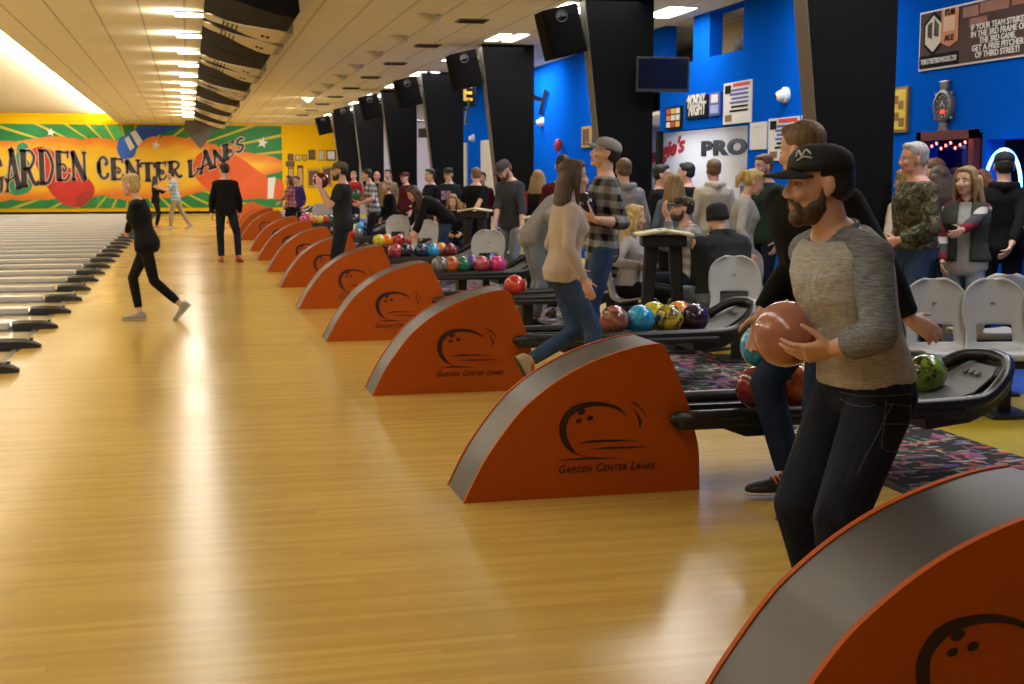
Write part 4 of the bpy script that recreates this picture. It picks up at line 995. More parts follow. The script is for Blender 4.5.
# ------------------------------------------------------------------ frames and cases on the yellow wall
GOLD = plain('gold_frame', (.45, .28, .05), .4); DKF = plain('dark_wood_frame', (.05, .022, .012), .5)
def frame(name, px0, py0, px1, py1, fm, pm, label, group='plaques on the yellow wall', inner=.75):
    a, b = mp(px0, py0), mp(px1, py1); q = empty(name, ((a.x + b.x) / 2, FARY, b.z), 0, label, 'plaque', group); w, h = b.x - a.x, a.z - b.z
    m = MB(); m.box((0, -.03, h / 2), (w, .06, h), bev=.012); m.build('frame', fm, q); m = MB(); m.box((0, -.064, h / 2), (w * inner, .012, h * inner)); m.build('plate', pm, q)
BR_ = plain('plaque_brown', (.10, .045, .02), .5); CRM = plain('plaque_cream', (.45, .40, .28), .5)
for a in (((288, 153, 294, 160), DKF, BR_, 'small dark plaque at the upper left of the yellow wall cluster'), ((296, 154, 301, 160), DKF, CRM, 'small framed certificate right of the upper left plaque'), ((303, 154, 308, 160), DKF, GOLD, 'small gold plaque left of the square brown one'), ((310, 149, 317, 159), DKF, BR_, 'square brown plaque on the yellow wall'), ((320, 149, 327, 160), GOLD, CRM, 'gold-framed picture on the yellow wall'), ((329, 149, 339, 160), DKF, plain('plaque_white', (.60, .60, .66), .5), 'white framed sheet in a dark frame beside the last column'), ((286, 161, 295, 166), DKF, BR_, 'wide low dark plaque below the upper left one'), ((288, 167, 294, 178), DKF, GOLD, 'upright dark plaque with gold centre beside the mural'), ((298, 165, 304, 188), DKF, GOLD, 'tall narrow dark plaque on the yellow wall'), ((308, 168, 322, 188), GOLD, BR_, 'wide gold-framed trophy case below the square plaque'), ((324, 166, 334, 187), GOLD, BR_, 'narrow gold-framed trophy case behind the bearded man')):
    frame('plaque', *a[0], a[1], a[2], a[3])
# ------------------------------------------------------------------ things on the blue wall
def board(name, x0, yt, x1, yb, mat_, label, cat, deep=.03, group=None, left_y=None):
    """a flat board on the blue wall between two pixels"""
    a, b = on_x(x0, yt, WX), on_x(x1, yb, WX); zt = (on_x(x0, yt, WX).z); zb = on_x(x1, yb, WX).z
    q = empty(name, (WX, (a.y + b.y) / 2, zb), 0, label, cat, group); w, h = a.y - b.y, zt - zb
    m = MB(); m.box((-deep / 2, 0, h / 2), (deep, w, h)); m.build('backing', mat_, q); return q, w, h
def on_board(q, w, h, name, body, size, u, v, mat_, bold=0.0, squeeze=None, dz=.034, shear=0):
    me = text_mesh(body, size, bold, .002, shear)
    if squeeze:
        xs = [p.co.x for p in me.vertices]; k = squeeze / (max(xs) - min(xs)); me.transform(M.Diagonal((k, 1, 1, 1)))
    link(name, place_mesh(me, M.Translation((-dz, -u * w, v * h)) @ FACE_X), mat_, q)
def rect_on(q, w, h, name, u0, u1, v0, v1, mat_, dz=.032, th=.003):
    m = MB(); m.box((-dz, -(u0 + u1) / 2 * w, (v0 + v1) / 2 * h), (th, (u1 - u0) * w, (v1 - v0) * h)); return m.build(name, mat_, q)
PWH = plain('poster_white', (.62, .61, .58), .5, .03); PRD = plain('poster_red', (.50, .03, .025), .5); PBK = plain('poster_black', (.010, .010, .010), .8, Specular_IOR_Level=.05); PBL = plain('poster_blue', (.03, .06, .35), .5); PYE = plain('poster_yellow', (.62, .45, .04), .5)
# beer banner
y1, y2, zb, zt = 12.62, 10.2, 2.63, 3.22
q = empty('banner', (WX, (y1 + y2) / 2, zb), 0, 'large dark banner with orange badge and white lettering high on the blue wall', 'banner'); w, h = y1 - y2, zt - zb
GRYB = plain('banner_grey_brown', (.075, .045, .040), .8, .25, 4, Specular_IOR_Level=.1)
rect_on(q, w, h, 'border', -.5, .5, 0, 1, PWH, .012, .024); rect_on(q, w, h, 'print', -.49, .49, .03, .97, GRYB, .028)
rect_on(q, w, h, 'web_strip', -.49, -.19, .04, .25, PBK, .031); on_board(q, w, h, 'web_lettering', 'THIRDSTREETBREWHOUSE.COM', .075, -.34, .10, PWH, .001, .27 * w)
hexa = lambda s: [(-.385 + s * .072 * math.cos(t) * .95, .60 + s * .30 * math.sin(t)) for t in [math.pi / 6 + math.pi / 3 * i for i in range(6)]]
m = MB(); m.prism([(-u * w, v * h) for u, v in hexa(1.25)], lambda u, v, d: V((d, u, v)), -.030, -.034); m.build('badge_border', PBK, q)  # larger black hexagon printed behind the badge
m = MB(); m.prism([(-u * w, v * h) for u, v in hexa(1.02)], lambda u, v, d: V((d, u, v)), -.034, -.037); bdg = m.build('badge', plain('badge_cream', (.50, .44, .34), .5), q)
m = MB()
for i in range(4): m.box((-.038, .385 * w + .028 + .022 * i, .66 * h), (.003, .012, .17 - .015 * i)); m.box((-.038, .385 * w - .028 - .022 * i, .70 * h - .012 * i), (.003, .012, .17 - .015 * i))
m.build('badge_bars', PBK, bdg)
OB = plain('badge_orange', (.45, .13, .02), .5); m = MB(); m.prism([(-u * w, v * h) for u, v in ((-.325, .97), (-.20, .97), (-.20, .42), (-.262, .34), (-.325, .42))], lambda u, v, d: V((d, u, v)), -.030, -.035); bdg = m.build('orange_badge', OB, q)
rect_on(q, w, h, 'badge_panel', -.305, -.22, .60, .84, plain('badge_pale', (.55, .32, .16), .5), .037)
for body, v in (("IT'S AN", .86), ('ALE', .44)): on_board(q, w, h, 'badge_lettering', body, .085, -.262, v, PBK, .001, .07 * w, .038)
for u0, u1, v0, v1 in ((-.17, -.06, .76, .93), (-.05, .14, .78, .95), (-.12, -.0, .58, .73), (.16, .30, .80, .95), (.32, .46, .80, .95)): rect_on(q, w, h, 'brick_print', u0, u1, v0, v1, plain('brick_orange', (.24, .075, .03), .6, .3, 9), .031)
for i, (body, wd) in enumerate((('IF YOUR TEAM STRIKES', .36), ('IN THE 3RD FRAME OF', .36), ('THE 3RD GAME,', .24), ('GET A FREE PITCHER', .34), ('OF THIRD STREET!', .29))): on_board(q, w, h, 'banner_lettering', body, .080, .075, .53 - .112 * i, PWH, .0015, wd * w)
# clock shaped like a watch
q = empty('wall_clock', (WX, 12.10, 1.985), 0, 'oval grey clock with red digits on the blue wall below the banner', 'clock'); Rx = M.Rotation(R(-90), 3, 'Y')
m = MB(); m.lathe([(.001, 0), (.19, 0), (.20, .03), (.19, .065), (.155, .075), (.15, .05), (.001, .05)], (0, 0, .25), 36, Rx); m.build('case', plain('clock_grey', (.16, .16, .17), .35, .1, 6, Metallic=.5), q, AS)
m = MB(); m.lathe([(.001, 0), (.148, 0), (.148, .006), (.001, .006)], (-.05, 0, .25), 36, Rx); fcl = m.build('dial', plain('clock_dial', (.045, .05, .055), .3), q)
m = MB()
for i in range(12): a = math.pi * 2 * i / 12; m.box((-.059, .125 * math.sin(a), .25 + .125 * math.cos(a)), (.004, .008, .022), M.Rotation(-a, 3, 'X'))
m.build('hour_marks', PWH, fcl)
m = MB(); m.box((-.060, .02, .28), (.004, .010, .08), M.Rotation(R(30), 3, 'X')); m.box((-.060, -.02, .27), (.004, .008, .10), M.Rotation(R(-50), 3, 'X')); m.build('hands', PWH, fcl)
m = MB(); m.box((-.060, -.01, .185), (.004, .09, .045)); m.build('red_digits', glow('led_red', (1, .05, .03), 1.6), fcl)
for z, s_ in ((.49, 1), (.01, -1)): m = MB(); m.box((-.03, 0, z), (.05, .15, .10), bev=.012); m.box((-.03, 0, z + s_ * .04), (.045, .20, .03), bev=.008); m.build('strap_end', plain('clock_grey', (.2, .2, .2)), q)
for a in (-50, -130, 50, 130): m = MB(); m.lathe([(.001, 0), (.018, 0), (.018, .03), (.001, .03)], (-.035, .205 * math.sin(R(a)), .25 + .205 * math.cos(R(a))), 10, M.Rotation(R(-a), 3, 'X')); m.build('push_button', GREYM, q)
q.scale = (.86, .86, .86); q.location.z = 2.035
# posters
q, w, h = board('poster', 893, 88, 909, 132, plain('poster_frame_wood', (.20, .12, .04), .5), 'framed yellow poster on the blue wall right of the nearest column', 'poster'); rect_on(q, w, h, 'print', -.42, .42, .06, .94, PYE)
for u, v in ((-.15, .72), (.15, .60), (-.1, .35), (.2, .22)): rect_on(q, w, h, 'picture_block', u - .14, u + .14, v - .09, v + .09, plain('poster_brown', (.22, .10, .03), .5), .035)
q, w, h = board('poster', 667, 108, 683, 128, PBK, 'small black poster with coloured squares beside the shop opening', 'poster')
for i in range(3):
    for j in range(3): rect_on(q, w, h, 'picture_block', -.42 + .29 * i, -.18 + .29 * i, .08 + .30 * j, .32 + .30 * j, (PWH, plain('poster_orange', (.6, .2, .03), .5), PRD, PWH, PYE, PWH)[(i * 2 + j) % 6])
q, w, h = board('poster', 688, 98, 709, 117, PBK, 'black poster with bold slanted white lettering on the blue wall', 'poster')
on_board(q, w, h, 'lettering', 'MONDAY', .26, -.02, .52, PWH, .008, w * .82, .034, .2); on_board(q, w, h, 'lettering', 'NIGHT', .26, .02, .16, PWH, .008, w * .82, .034, .2); rect_on(q, w, h, 'yellow_spot', -.46, -.25, .80, .97, PYE)
q, w, h = board('poster', 711, 93, 722, 115, PBL, 'small blue notice beside the black poster', 'poster'); rect_on(q, w, h, 'print', -.3, .3, .55, .9, PWH); rect_on(q, w, h, 'print', -.35, .35, .1, .45, plain('poster_pale_blue', (.30, .33, .60), .5))
def league(x0, yt, x1, yb, label):
    q, w, h = board('poster', x0, yt, x1, yb, PWH, label, 'poster', .02); rect_on(q, w, h, 'red_heading', -.15, .46, .88, .97, PRD, .022); rect_on(q, w, h, 'dark_logo', -.44, -.22, .74, .94, PBK, .022)
    for i in range(6): rect_on(q, w, h, 'text_line', -.20 - .05 * (i % 2), .40, .78 - .10 * i, .83 - .10 * i, PBL if i < 4 else PBK, .022)
    rect_on(q, w, h, 'brown_picture', -.42, -.18, .06, .22, plain('poster_brown', (.22, .1, .03)), .022)
league(725, 84, 752, 122, 'large white poster with red heading and blue text on the blue wall')
league(770, 119, 799, 160, 'white league poster behind the brown-haired man')
league(803, 115, 820, 156, 'white league poster at the edge of the nearest column')
q, w, h = board('notice', 751, 123, 767, 149, PWH, 'plain white sheet between the posters on the blue wall', 'notice', .015); rect_on(q, w, h, 'text_line', -.3, .3, .8, .84, plain('pale_text', (.5, .5, .5)), .016)
# domed camera
q = empty('security_camera', tuple(on_x(787, 95, WX)), 0, 'small white security camera on the blue wall', 'camera')
m = MB(); m.lathe([(.001, 0), (.10, 0), (.10, .05), (.085, .06), (.001, .06)], (0, 0, 0), 24, Rx); m.build('base', WHITE, q, AS); m = MB(); m.ell((-.08, 0, -.01), (.075, .075, .075)); m.build('dome', WHITE, q, True); m = MB(); m.ell((-.145, .01, -.02), (.02, .03, .03), sub=2); m.build('lens', BLACK, q, True)
for px, py, d_ in ((543, 122, 29), (474, 138, 37)):
    pt = on_x(px, py, WX); c2 = copy_tree(q); c2.location = pt; tag(c2, f'white dome camera on the blue wall behind the {"third" if px > 500 else "fourth"} column', 'camera')
q, w, h = board('plaque', 583, 127, 592, 147, GOLD, 'gold-framed plaque on the blue wall behind the capped plaid man', 'plaque'); rect_on(q, w, h, 'plate', -.35, .35, .12, .88, BR_)
pt = on_x(563, 145, WX); q = empty('balloon', tuple(pt + V((-.1, 0, 0))), 0, 'small red balloon in front of the blue wall', 'balloon'); m = MB(); m.ell((0, 0, 0), (.08, .08, .13)); m.tube([(0, 0, -.12), (0, .01, -.5)], .004); m.build('skin', plain('balloon_red', (.45, .02, .03), .35), q, True)
# stuff in the upper niche
for i, (dy, r, c, d) in enumerate(((-.25, .26, (.10, .035, .02), 'brown stuffed heap in the right upper wall niche'), (.22, .18, (.02, .02, .02), 'black round object in the right upper wall niche'))):
    m = MB(); m.ell((0, 0, r * .8), (r * .8, r * 1.2, r * .8)); m.ell((0, r * .9, r * .45), (r * .5, r * .6, r * .45)); m.ell((.05, -r * .7, r * 1.3), (r * .4, r * .4, r * .4)); q = link('stored_bundle', remesh(m, 'b', .03, 3), plain(f'bundle{i}', c, .8)); q.location = (WX + .35, 17.75 + dy, 3.275); tag(q, d, 'bundle')
m = MB(); m.ell((0, 0, .10), (.12, .16, .12)); m.ell((0, .12, .06), (.08, .1, .07)); q = link('stored_bundle', remesh(m, 'b', .03, 2), BLACK); q.location = (WX + .3, 19.25, 3.275); tag(q, 'small black object in the left upper wall niche', 'bundle')
# yellow letter sign on the fourth column
q = empty('hanging_sign', tuple(at(467, 93, 31)), 0, 'black hanging sign with a yellow letter E beside the fourth column', 'sign'); m = MB(); m.box((0, 0, 0), (.42, .06, .62), bev=.01); m.build('board', BLACK, q)
link('letter', place_mesh(text_mesh('E', .5, .012, .003), M.Translation((0, -.034, -.17)) @ FACE_Y), plain('sign_yellow', (.70, .38, .02), .5), q)
# shop lettering on the white wall inside
p1, p2 = on_x(701, 165, 9.24), on_x(746, 165, 9.24); zt, zb = on_x(704, 142, 9.24).z, on_x(704, 155, 9.24).z
me = text_mesh('PRO', (zt - zb) / .69, .02, .01, 0, 'LEFT', 1.15); xs = [v.co.x for v in me.vertices]
q = link('wall_lettering', place_mesh(me, M.Translation((9.24, p1.y, zb)) @ FACE_X @ M.Diagonal(((p1.y - p2.y) / (max(xs) - min(xs)) * 1.0, 1, 1, 1))), plain('letter_black', (.01, .01, .01), .5)); tag(q, 'bold black PRO lettering on the white shop wall', 'lettering')
p1, p2 = on_x(643, 166, 9.24), on_x(685, 143, 9.24)
me = text_mesh("Bergie's", .42, .012, .01, .35, 'LEFT', 1.0); xs = [v.co.x for v in me.vertices]
q = link('wall_lettering', place_mesh(me, M.Translation((9.24, p1.y, p1.z)) @ FACE_X @ M.Rotation(R(6.5), 4, 'Z') @ M.Diagonal(((p1.y - p2.y) / (max(xs) - min(xs)), 1, 1, 1))), plain('letter_red', (.50, .02, .03), .5)); tag(q, 'slanted red script lettering on the white shop wall', 'lettering')
area((8.4, 18.6, 2.5), (0, 0, 0), .6, 2.4, 62, (1.0, .97, .92)); area((8.4, 23.5, 2.5), (0, 0, 0), .6, 2.4, 45, (1.0, .97, .92))
q = empty('ceiling_light', (8.6, 18.0, 2.55), 0, 'long white light under the shop ceiling', 'ceiling light'); m = MB(); m.box((0, 0, 0), (.25, 1.3, .03)); m.build('frame', FRM, q); m = MB(); m.box((0, 0, -.02), (.2, 1.24, .015)); m.build('diffuser', LITE, q)
for i, (ya, yb_) in enumerate(((20.9, 19.7), (18.9, 17.4))):
    q = empty('display_shelf', (9.1, (ya + yb_) / 2, 0), 0, ('grey display shelf under the red script in the shop', 'white display shelf under the black lettering in the shop')[i], 'shelf'); m = MB(); m.box((0, 0, .85), (.25, ya - yb_, 1.7), bev=.01); m.build('carcass', plain(f'shelf{i}', (.30, .31, .34) if i == 0 else (.5, .5, .5), .6), q)
    for z in (.5, .95, 1.4): m = MB(); m.box((-.16, 0, z), (.12, ya - yb_ - .06, .03)); m.build('shelf_board', GREYM, q)
# door string lights, neon, bar glow
q = empty('string_lights', (WX - .08, 12.03, 1.80), 0, 'string of small pink fairy lights along the top of the red doorway', 'string lights'); m = MB(); pts = [(0, .42 - .085 * i, .07 + .03 * math.sin(i * 2.1)) for i in range(11)]; m.tube(pts, .005, 6); m.build('cable', BLACK, q); m = MB()
m.bm.free()
for p in pts + [(0, .42, -.06), (0, .41, -.13)]: m = MB(); m.ell((p[0] - .01, p[1], p[2] - .015), (.014, .014, .018), sub=1); m.build('bulb', glow('pink_bulbs', (1.0, .16, .12), 5), q)
ny0, ny1 = on_x(985, 180, WX - .05), on_x(1021, 180, WX - .05); nr = (ny0.y - ny1.y) / 2
q = empty('neon_sign', (WX - .05, (ny0.y + ny1.y) / 2, 1.06), 0, 'arched blue neon tube glowing in the bar hatch', 'neon sign'); m = MB(); pts = [(0, nr * math.cos(t), .38 + .36 * math.sin(t)) for t in [math.pi * (i / 16) for i in range(17)]]; pts = [(0, nr, .0)] + pts + [(0, -nr, 0)]
m.tube(pts, .016, 8); m.build('tube', glow('neon_blue', (.12, .45, 1.0), 9), q); m = MB(); m.tube([(0.03, nr, .02), (.03, -nr, .02)], .012); m.build('holder', BLACKM, q)
q = empty('neon_sign', (WX - .05, 13.42, 1.0), 0, 'bright blue and white lit display beside the nearest column', 'neon sign'); m = MB(); m.box((0, 0, .4), (.06, .5, .8), bev=.02); m.build('case', PBL, q); m = MB()
for i in range(5): m.box((-.035, .0, .1 + .15 * i), (.01, .34, .05), M.Rotation(R(12 * (-1) ** i), 3, 'X'))
m.build('lit_letters', glow('display_blue', (.45, .65, 1.0), 4), q)
l = bpy.data.lights.new('bar', 'POINT'); l.energy = 30; l.color = (.25, .25, 1.0); l.shadow_soft_size = .2; ob = bpy.data.objects.new('bar_glow', l); COL.objects.link(ob); ob.location = (8.6, 11.6, 2.6)
l = bpy.data.lights.new('bar', 'POINT'); l.energy = 12; l.color = (.25, .4, 1.0); l.shadow_soft_size = .2; ob = bpy.data.objects.new('bar_glow', l); COL.objects.link(ob); ob.location = (8.3, 10.2, 1.9)
# ------------------------------------------------------------------ seats and score consoles
SEAT = plain('grey_moulded_plastic', (.42, .42, .415), .4, .05, 5)
def seat_shell():
    prof = smooth_poly([(.245, .385), (.235, .425), (.12, .425), (-.02, .405), (-.13, .405), (-.185, .44), (-.215, .52), (-.235, .62), (-.255, .73), (-.268, .79), (-.276, .835), (-.280, .858), (-.281, .87)], 4)
    n = len(prof); m = 15; bm = bmesh.new(); g = []
    for i, (x, z) in enumerate(prof):
        hw = .225 + .005 * math.sin(i) * 0
        if z > .66: q = min((z - .66) / .212, 1); hw = .225 * max(1 - (q * .975) ** 3.0, .02) ** .5
        if .43 < z < .60 and x < -.1: hw = .225 - .018 * math.sin((z - .43) / .17 * math.pi)
        row = []
        for j in range(m):
            t = -1 + 2 * j / (m - 1); curve = .045 * t * t if x < -.1 else -.0; dz = .018 * t * t if x >= -.1 else 0
            row.append(bm.verts.new((x + curve, t * hw, z + dz)))
        g.append(row)
    for i in range(n - 1):
        for j in range(m - 1):
            zc = (prof[i][1] + prof[i + 1][1]) / 2; tc = -1 + 2 * (j + .5) / (m - 1)
            if prof[i][0] < -.15 and .45 < zc < .565 and abs(tc) < .52: continue
            bm.faces.new((g[i][j], g[i + 1][j], g[i + 1][j + 1], g[i][j + 1]))
    me = bpy.data.meshes.new('t'); bm.to_mesh(me); bm.free(); ob = bpy.data.objects.new('t', me); COL.objects.link(ob)
    s = ob.modifiers.new('s', 'SOLIDIFY'); s.thickness = .020; s.offset = 0; b = ob.modifiers.new('b', 'SUBSURF'); b.levels = 1
    out = bpy.data.meshes.new_from_object(ob.evaluated_get(bpy.context.evaluated_depsgraph_get())); bpy.data.objects.remove(ob); bpy.data.meshes.remove(me)
    out.polygons.foreach_set('use_smooth', [True] * len(out.polygons)); return out
seat = None
def chair(px, d, rz, label):
    global seat
    p = at(px, 178.7, d); p.z = 0
    if seat is None:
        seat = empty('moulded_chair', p); link('seat_shell', seat_shell(), SEAT, seat)
        m = MB(); m.box((0, 0, .345), (.30, .36, .05), bev=.01); m.build('seat_beam', BLACKM, seat)
        m = MB(); m.box((-.02, 0, .17), (.07, .09, .34), bev=.01); m.build('pedestal', BLACKM, seat); m = MB(); m.box((-.02, 0, .012), (.42, .30, .024), bev=.008); m.build('base_plate', BLACKM, seat); o = seat
        m = MB(); m.box((-.2335, 0, .71), (.004, .03, .012)); m.build('maker_mark', plain('mark_grey', (.2, .2, .2)), seat)
    else: o = copy_tree(seat)
    o.location = p; o.rotation_euler = (0, 0, R(rz)); tag(o, label, 'chair', 'grey moulded chairs'); return o
for a in ((740, 11.1, -105, 'grey moulded chair beside the black-hooded seated man, back facing the racks'), (707, 11.9, 112, 'grey moulded chair under the man in the black hoodie'), (748, 12.7, -100, 'grey moulded chair partly hidden behind the man in the blue-ball pose'),
          (953, 8.5, -100, 'grey moulded chair directly right of the outstretched hand'), (1014, 8.5, -100, 'grey moulded chair at the right, over the end of the nearest rack'), (1078, 8.5, -100, 'grey moulded chair cut off by the right edge'), (996, 9.42, 80, 'grey moulded chair back to back behind the right-hand one'),
          (905, 12.4, -98, 'grey moulded chair behind, in front of the camouflage jacket'), (632, 12.3, -20, 'grey moulded chair under the blonde seated woman'), (699, 13.3, 172, 'grey moulded chair under the man in the camouflage cap'),
          (486, 16.95, -110, 'grey moulded chair in front of the man in the grey sweatshirt'), (453, 21.8, -98, 'grey moulded chair under the woman reading at a console'), (423, 21.2, -105, 'grey moulded chair left of the stooping woman'), (396, 24.0, -105, 'grey moulded chair behind the fifth rack'), (318, 35.6, -110, 'light grey chair below the yellow wall, left one'), (328, 35.8, -110, 'light grey chair below the yellow wall, right one'), (513, 19.8, 150, 'grey moulded chair behind the grey sweatshirt man, turned away')): chair(*a)
TOPM = plain('pale_laminate', (.62, .57, .36), .4, .05)
con = None
def console(px, d, rz, label):
    global con
    p = at(px, 178.7, d); p.z = 0
    if con is None:
        con = empty('score_console', p)
        for sg in (1, -1):
            m = MB(); m.loft([ring((.16 * sg, 0, .02), V((1, 0, 0)), V((0, 1, 0)), .05, .035, 12, 4), ring((.10 * sg, 0, 1.00), V((1, 0, 0)), V((0, 1, 0)), .065, .04, 12, 4)]); m.build('leg', BLACKM, con)
        m = MB(); m.box((0, 0, .012), (.55, .40, .024), bev=.008); m.build('base_plate', BLACKM, con)
        m = MB(); m.box((0, 0, .985), (.40, .26, .10), bev=.015); m.build('head_box', BLACKM, con)
        for sg in (1, -1):
            m = MB(); m.box((.125 * sg, 0, 1.065 - .006), (.26, .40, .028), M.Rotation(R(9 * sg), 3, 'Y'), bev=.01); m.build('writing_top', TOPM, con)
        m = MB(); m.box((0, 0, 1.075), (.10, .30, .03), bev=.01); m.build('keypad', BLACKM, con); o = con
    else: o = copy_tree(con)
    o.location = p; o.rotation_euler = (0, 0, R(rz)); tag(o, label, 'score console', 'score consoles')
console(664, 11.7, -14, 'pale-topped score console on two black legs in front of the bearded seated man'); console(543, 16.6, -14, 'pale-topped score console beside the man looking down'); console(475, 20.3, -20, 'pale-topped score console in front of the seated blond woman'); console(424, 23.9, -14, 'pale-topped score console behind the stooping woman')
# ------------------------------------------------------------------ clothes
def gp(px, d): p = at(px, 178.7, d); p.z = 0; return p
DEN = cloth('dark_denim', (.008, .011, .022), (.018, .026, .048), 'denim'); DEN2 = cloth('blue_denim', (.022, .045, .115), (.06, .11, .22), 'denim'); DEN3 = cloth('pale_denim', (.18, .22, .29), (.34, .38, .44), 'denim'); DENN = cloth('navy_denim', (.010, .018, .045), (.02, .04, .085), 'denim')
BLK = cloth('black_cotton', (.0065, .0065, .007), (.003, .003, .003)); CHAR = cloth('charcoal_fleece', (.026, .028, .031), (.015, .016, .018)); GREYT = cloth('grey_heather', (.34, .34, .35), (.20, .20, .21), 'heather'); LGREY = cloth('pale_grey_knit', (.46, .45, .44), (.32, .31, .31)); CREAM = cloth('cream_knit', (.55, .46, .37), (.42, .35, .28)); OFFW = cloth('off_white_fleece', (.60, .54, .42), (.44, .39, .30)); GREEN = cloth('bottle_green_knit', (.028, .055, .038), (.016, .032, .022)); WINE = cloth('wine_cotton', (.10, .008, .018), (.055, .005, .01)); REDC = cloth('red_cotton', (.42, .02, .02), (.25, .012, .012)); KHAKI = cloth('khaki_twill', (.36, .28, .17), (.26, .20, .12)); NAVYC = cloth('navy_cotton', (.012, .016, .03), (.007, .009, .018)); TAN = cloth('tan_cotton', (.30, .23, .13), (.2, .15, .08)); BLUEG = cloth('blue_grey_cotton', (.16, .22, .28), (.10, .14, .19)); PURP = cloth('purple_cotton', (.07, .04, .20), (.04, .02, .12))
PLAIDB = cloth('black_grey_plaid', (.008, .008, .010), (.30, .29, .28), 'plaid'); PLAIDG = cloth('pale_grey_plaid', (.20, .18, .17), (.52, .50, .46), 'plaid'); PLAIDW = cloth('white_navy_plaid', (.03, .04, .06), (.55, .55, .53), 'plaid'); PLAIDR = cloth('red_plaid', (.30, .015, .05), (.45, .28, .32), 'plaid'); CHKB = cloth('pale_blue_check', (.20, .30, .42), (.48, .55, .60), 'plaid'); CAMO = cloth('camouflage', (.085, .082, .045), (.20, .17, .10), 'camo'); STRP = cloth('striped_knit', (.06, .055, .06), (.22, .02, .03), 'stripes'); VESTM = cloth('olive_quilt', (.060, .066, .050), (.038, .042, .032)); RAGS = cloth('grey_raglan_sleeve', (.27, .285, .32), (.10, .108, .125), 'heather'); RAG = raglan_mat()
CAPN = plain('navy_cap', (.006, .007, .012), .75, .15); CAPG = plain('grey_cap', (.30, .29, .28), .8); CAPO = plain('olive_cap', (.10, .095, .035), .8); CAPC = cloth('camo_cap', (.10, .09, .05), (.26, .22, .14), 'camo'); CAPK = plain('black_knit', (.012, .012, .012), .9); CAPD = plain('charcoal_cap', (.07, .07, .075), .8); CAPW = plain('wine_cap', (.09, .01, .015), .8)
SB = plain('black_shoe_leather', (.014, .014, .015), .4); SG = plain('grey_shoe', (.30, .29, .27), .6); SR = plain('red_rental_shoe', (.40, .05, .03), .45); ST = plain('tan_shoe', (.42, .33, .18), .5)
BS = (SB, BLACKSOLE); GS = (SG, SOLE)
AWAY, LEFT, RIGHT, TOCAM = 76.4, 166.4, -13.6, 256.4
PEOPLE = {}
def P_(key, *a, **k): PEOPLE[key] = person(*a, **k); return PEOPLE[key]
# the bowler with the pink ball
b = P_('bowler', 'man in black cap and grey raglan shirt crouching with a pink ball', gp(872, 4.2), 190, 1.71, top='rolled', topm=RAG, sleevem=RAGS, pants=DEN, pantsfit=.030, shoe=(SB, BLACKSOLE), hair=('short', 'dark'), cap=(CAPN, 0, -2), beard='brown', detail=1, lean=20, hips=(0, 0, .860), head=(-16, 3), bulk=.98,
   feet={'L': (.12, .12, .083, 12, 0), 'R': (.02, -.13, .083, -8, 0)}, hands={'L': ('px', 836, 348, 4.12), 'R': ('px', 812, 330, 4.5)},
   hand_dirs={'L': (('im', -.92, -.22, .28), ('im', -.25, .45, .85), ('im', -.1, .9, -.3)), 'R': (('im', -.95, .0, -.1), ('im', -.2, .1, -.95), ('im', -.1, .9, -.1))}, elbow={'L': ('im', .0, -.8, -1), 'R': ('im', .6, -.6, .5)}, curl=(.30, .30), hem=-.03, flare=.006)
# white cap emblem and the jeans stitching lie on the cloth
from mathutils.bvhtree import BVHTree
def on_cloth(me, Mx, pts, r, lift=.0015):
    bv = BVHTree.FromPolygons([tuple(Mx @ v.co) for v in me.vertices], [tuple(p.vertices) for p in me.polygons]); out = []
    for x, y in smooth_poly(pts, 5) if len(pts) > 2 else [(pts[0][0] + (pts[1][0] - pts[0][0]) * i / 8, pts[0][1] + (pts[1][1] - pts[0][1]) * i / 8) for i in range(9)]:
        d = ray_(x, y).normalized(); h, nn, _, _ = bv.ray_cast(V((0, 0, EYE)), d)
        if h is not None and (not out or (h - out[-1]).length < .12): out.append(h + nn * lift)
    return [Mx.inverted() @ p for p in out]
kid = lambda q, nm: [c for c in q['root'].children if c.name.startswith(nm)][0]
def stitch(q, part, name, lines, r, mat_):
    o = kid(q, part); m = MB(); n_ = 0
    for pts in lines:
        p = on_cloth(o.data, q['M'], pts, r)
        if len(p) > 2: m.tube(p, r, 6); n_ += 1
    if n_: m.build(name, mat_, o, True)
STI = plain('pale_stitching', (.10, .085, .06), .8)
stitch(b, 'trousers', 'stitching', [[(893, 402), (880, 430), (866, 456), (857, 474)], [(840, 398), (850, 404), (864, 407), (876, 405)]], .0014, STI)
stitch(b, 'trousers', 'back_pocket', [[(886, 400), (884, 425), (882, 446), (892, 452), (903, 444), (909, 424), (911, 404)], [(885, 404), (911, 406)], [(884, 424), (908, 424)]], .0014, STI)
stitch(b, 'trousers', 'belt_seam', [[(840, 392), (860, 396), (885, 396), (912, 394)]], .0014, STI)
stitch(b, 'cap', 'emblem', [[(796, 157), (799, 151), (802, 156), (806, 150), (811, 154)], [(797, 161), (804, 157), (812, 158)]], .0032, plain('emblem_white', (.55, .55, .55), .6))
PB = ball_mat('ball_pink_swirl', (.40, .15, .105), (.47, .20, .145), 2.6, (.27, .07, .075))
ball('pink and salmon swirled ball held by the bearded man in the raglan shirt', tuple(at(786.5, 334, 4.32)), PB, (-1.5, .2, .2), group='bowling balls held by people')
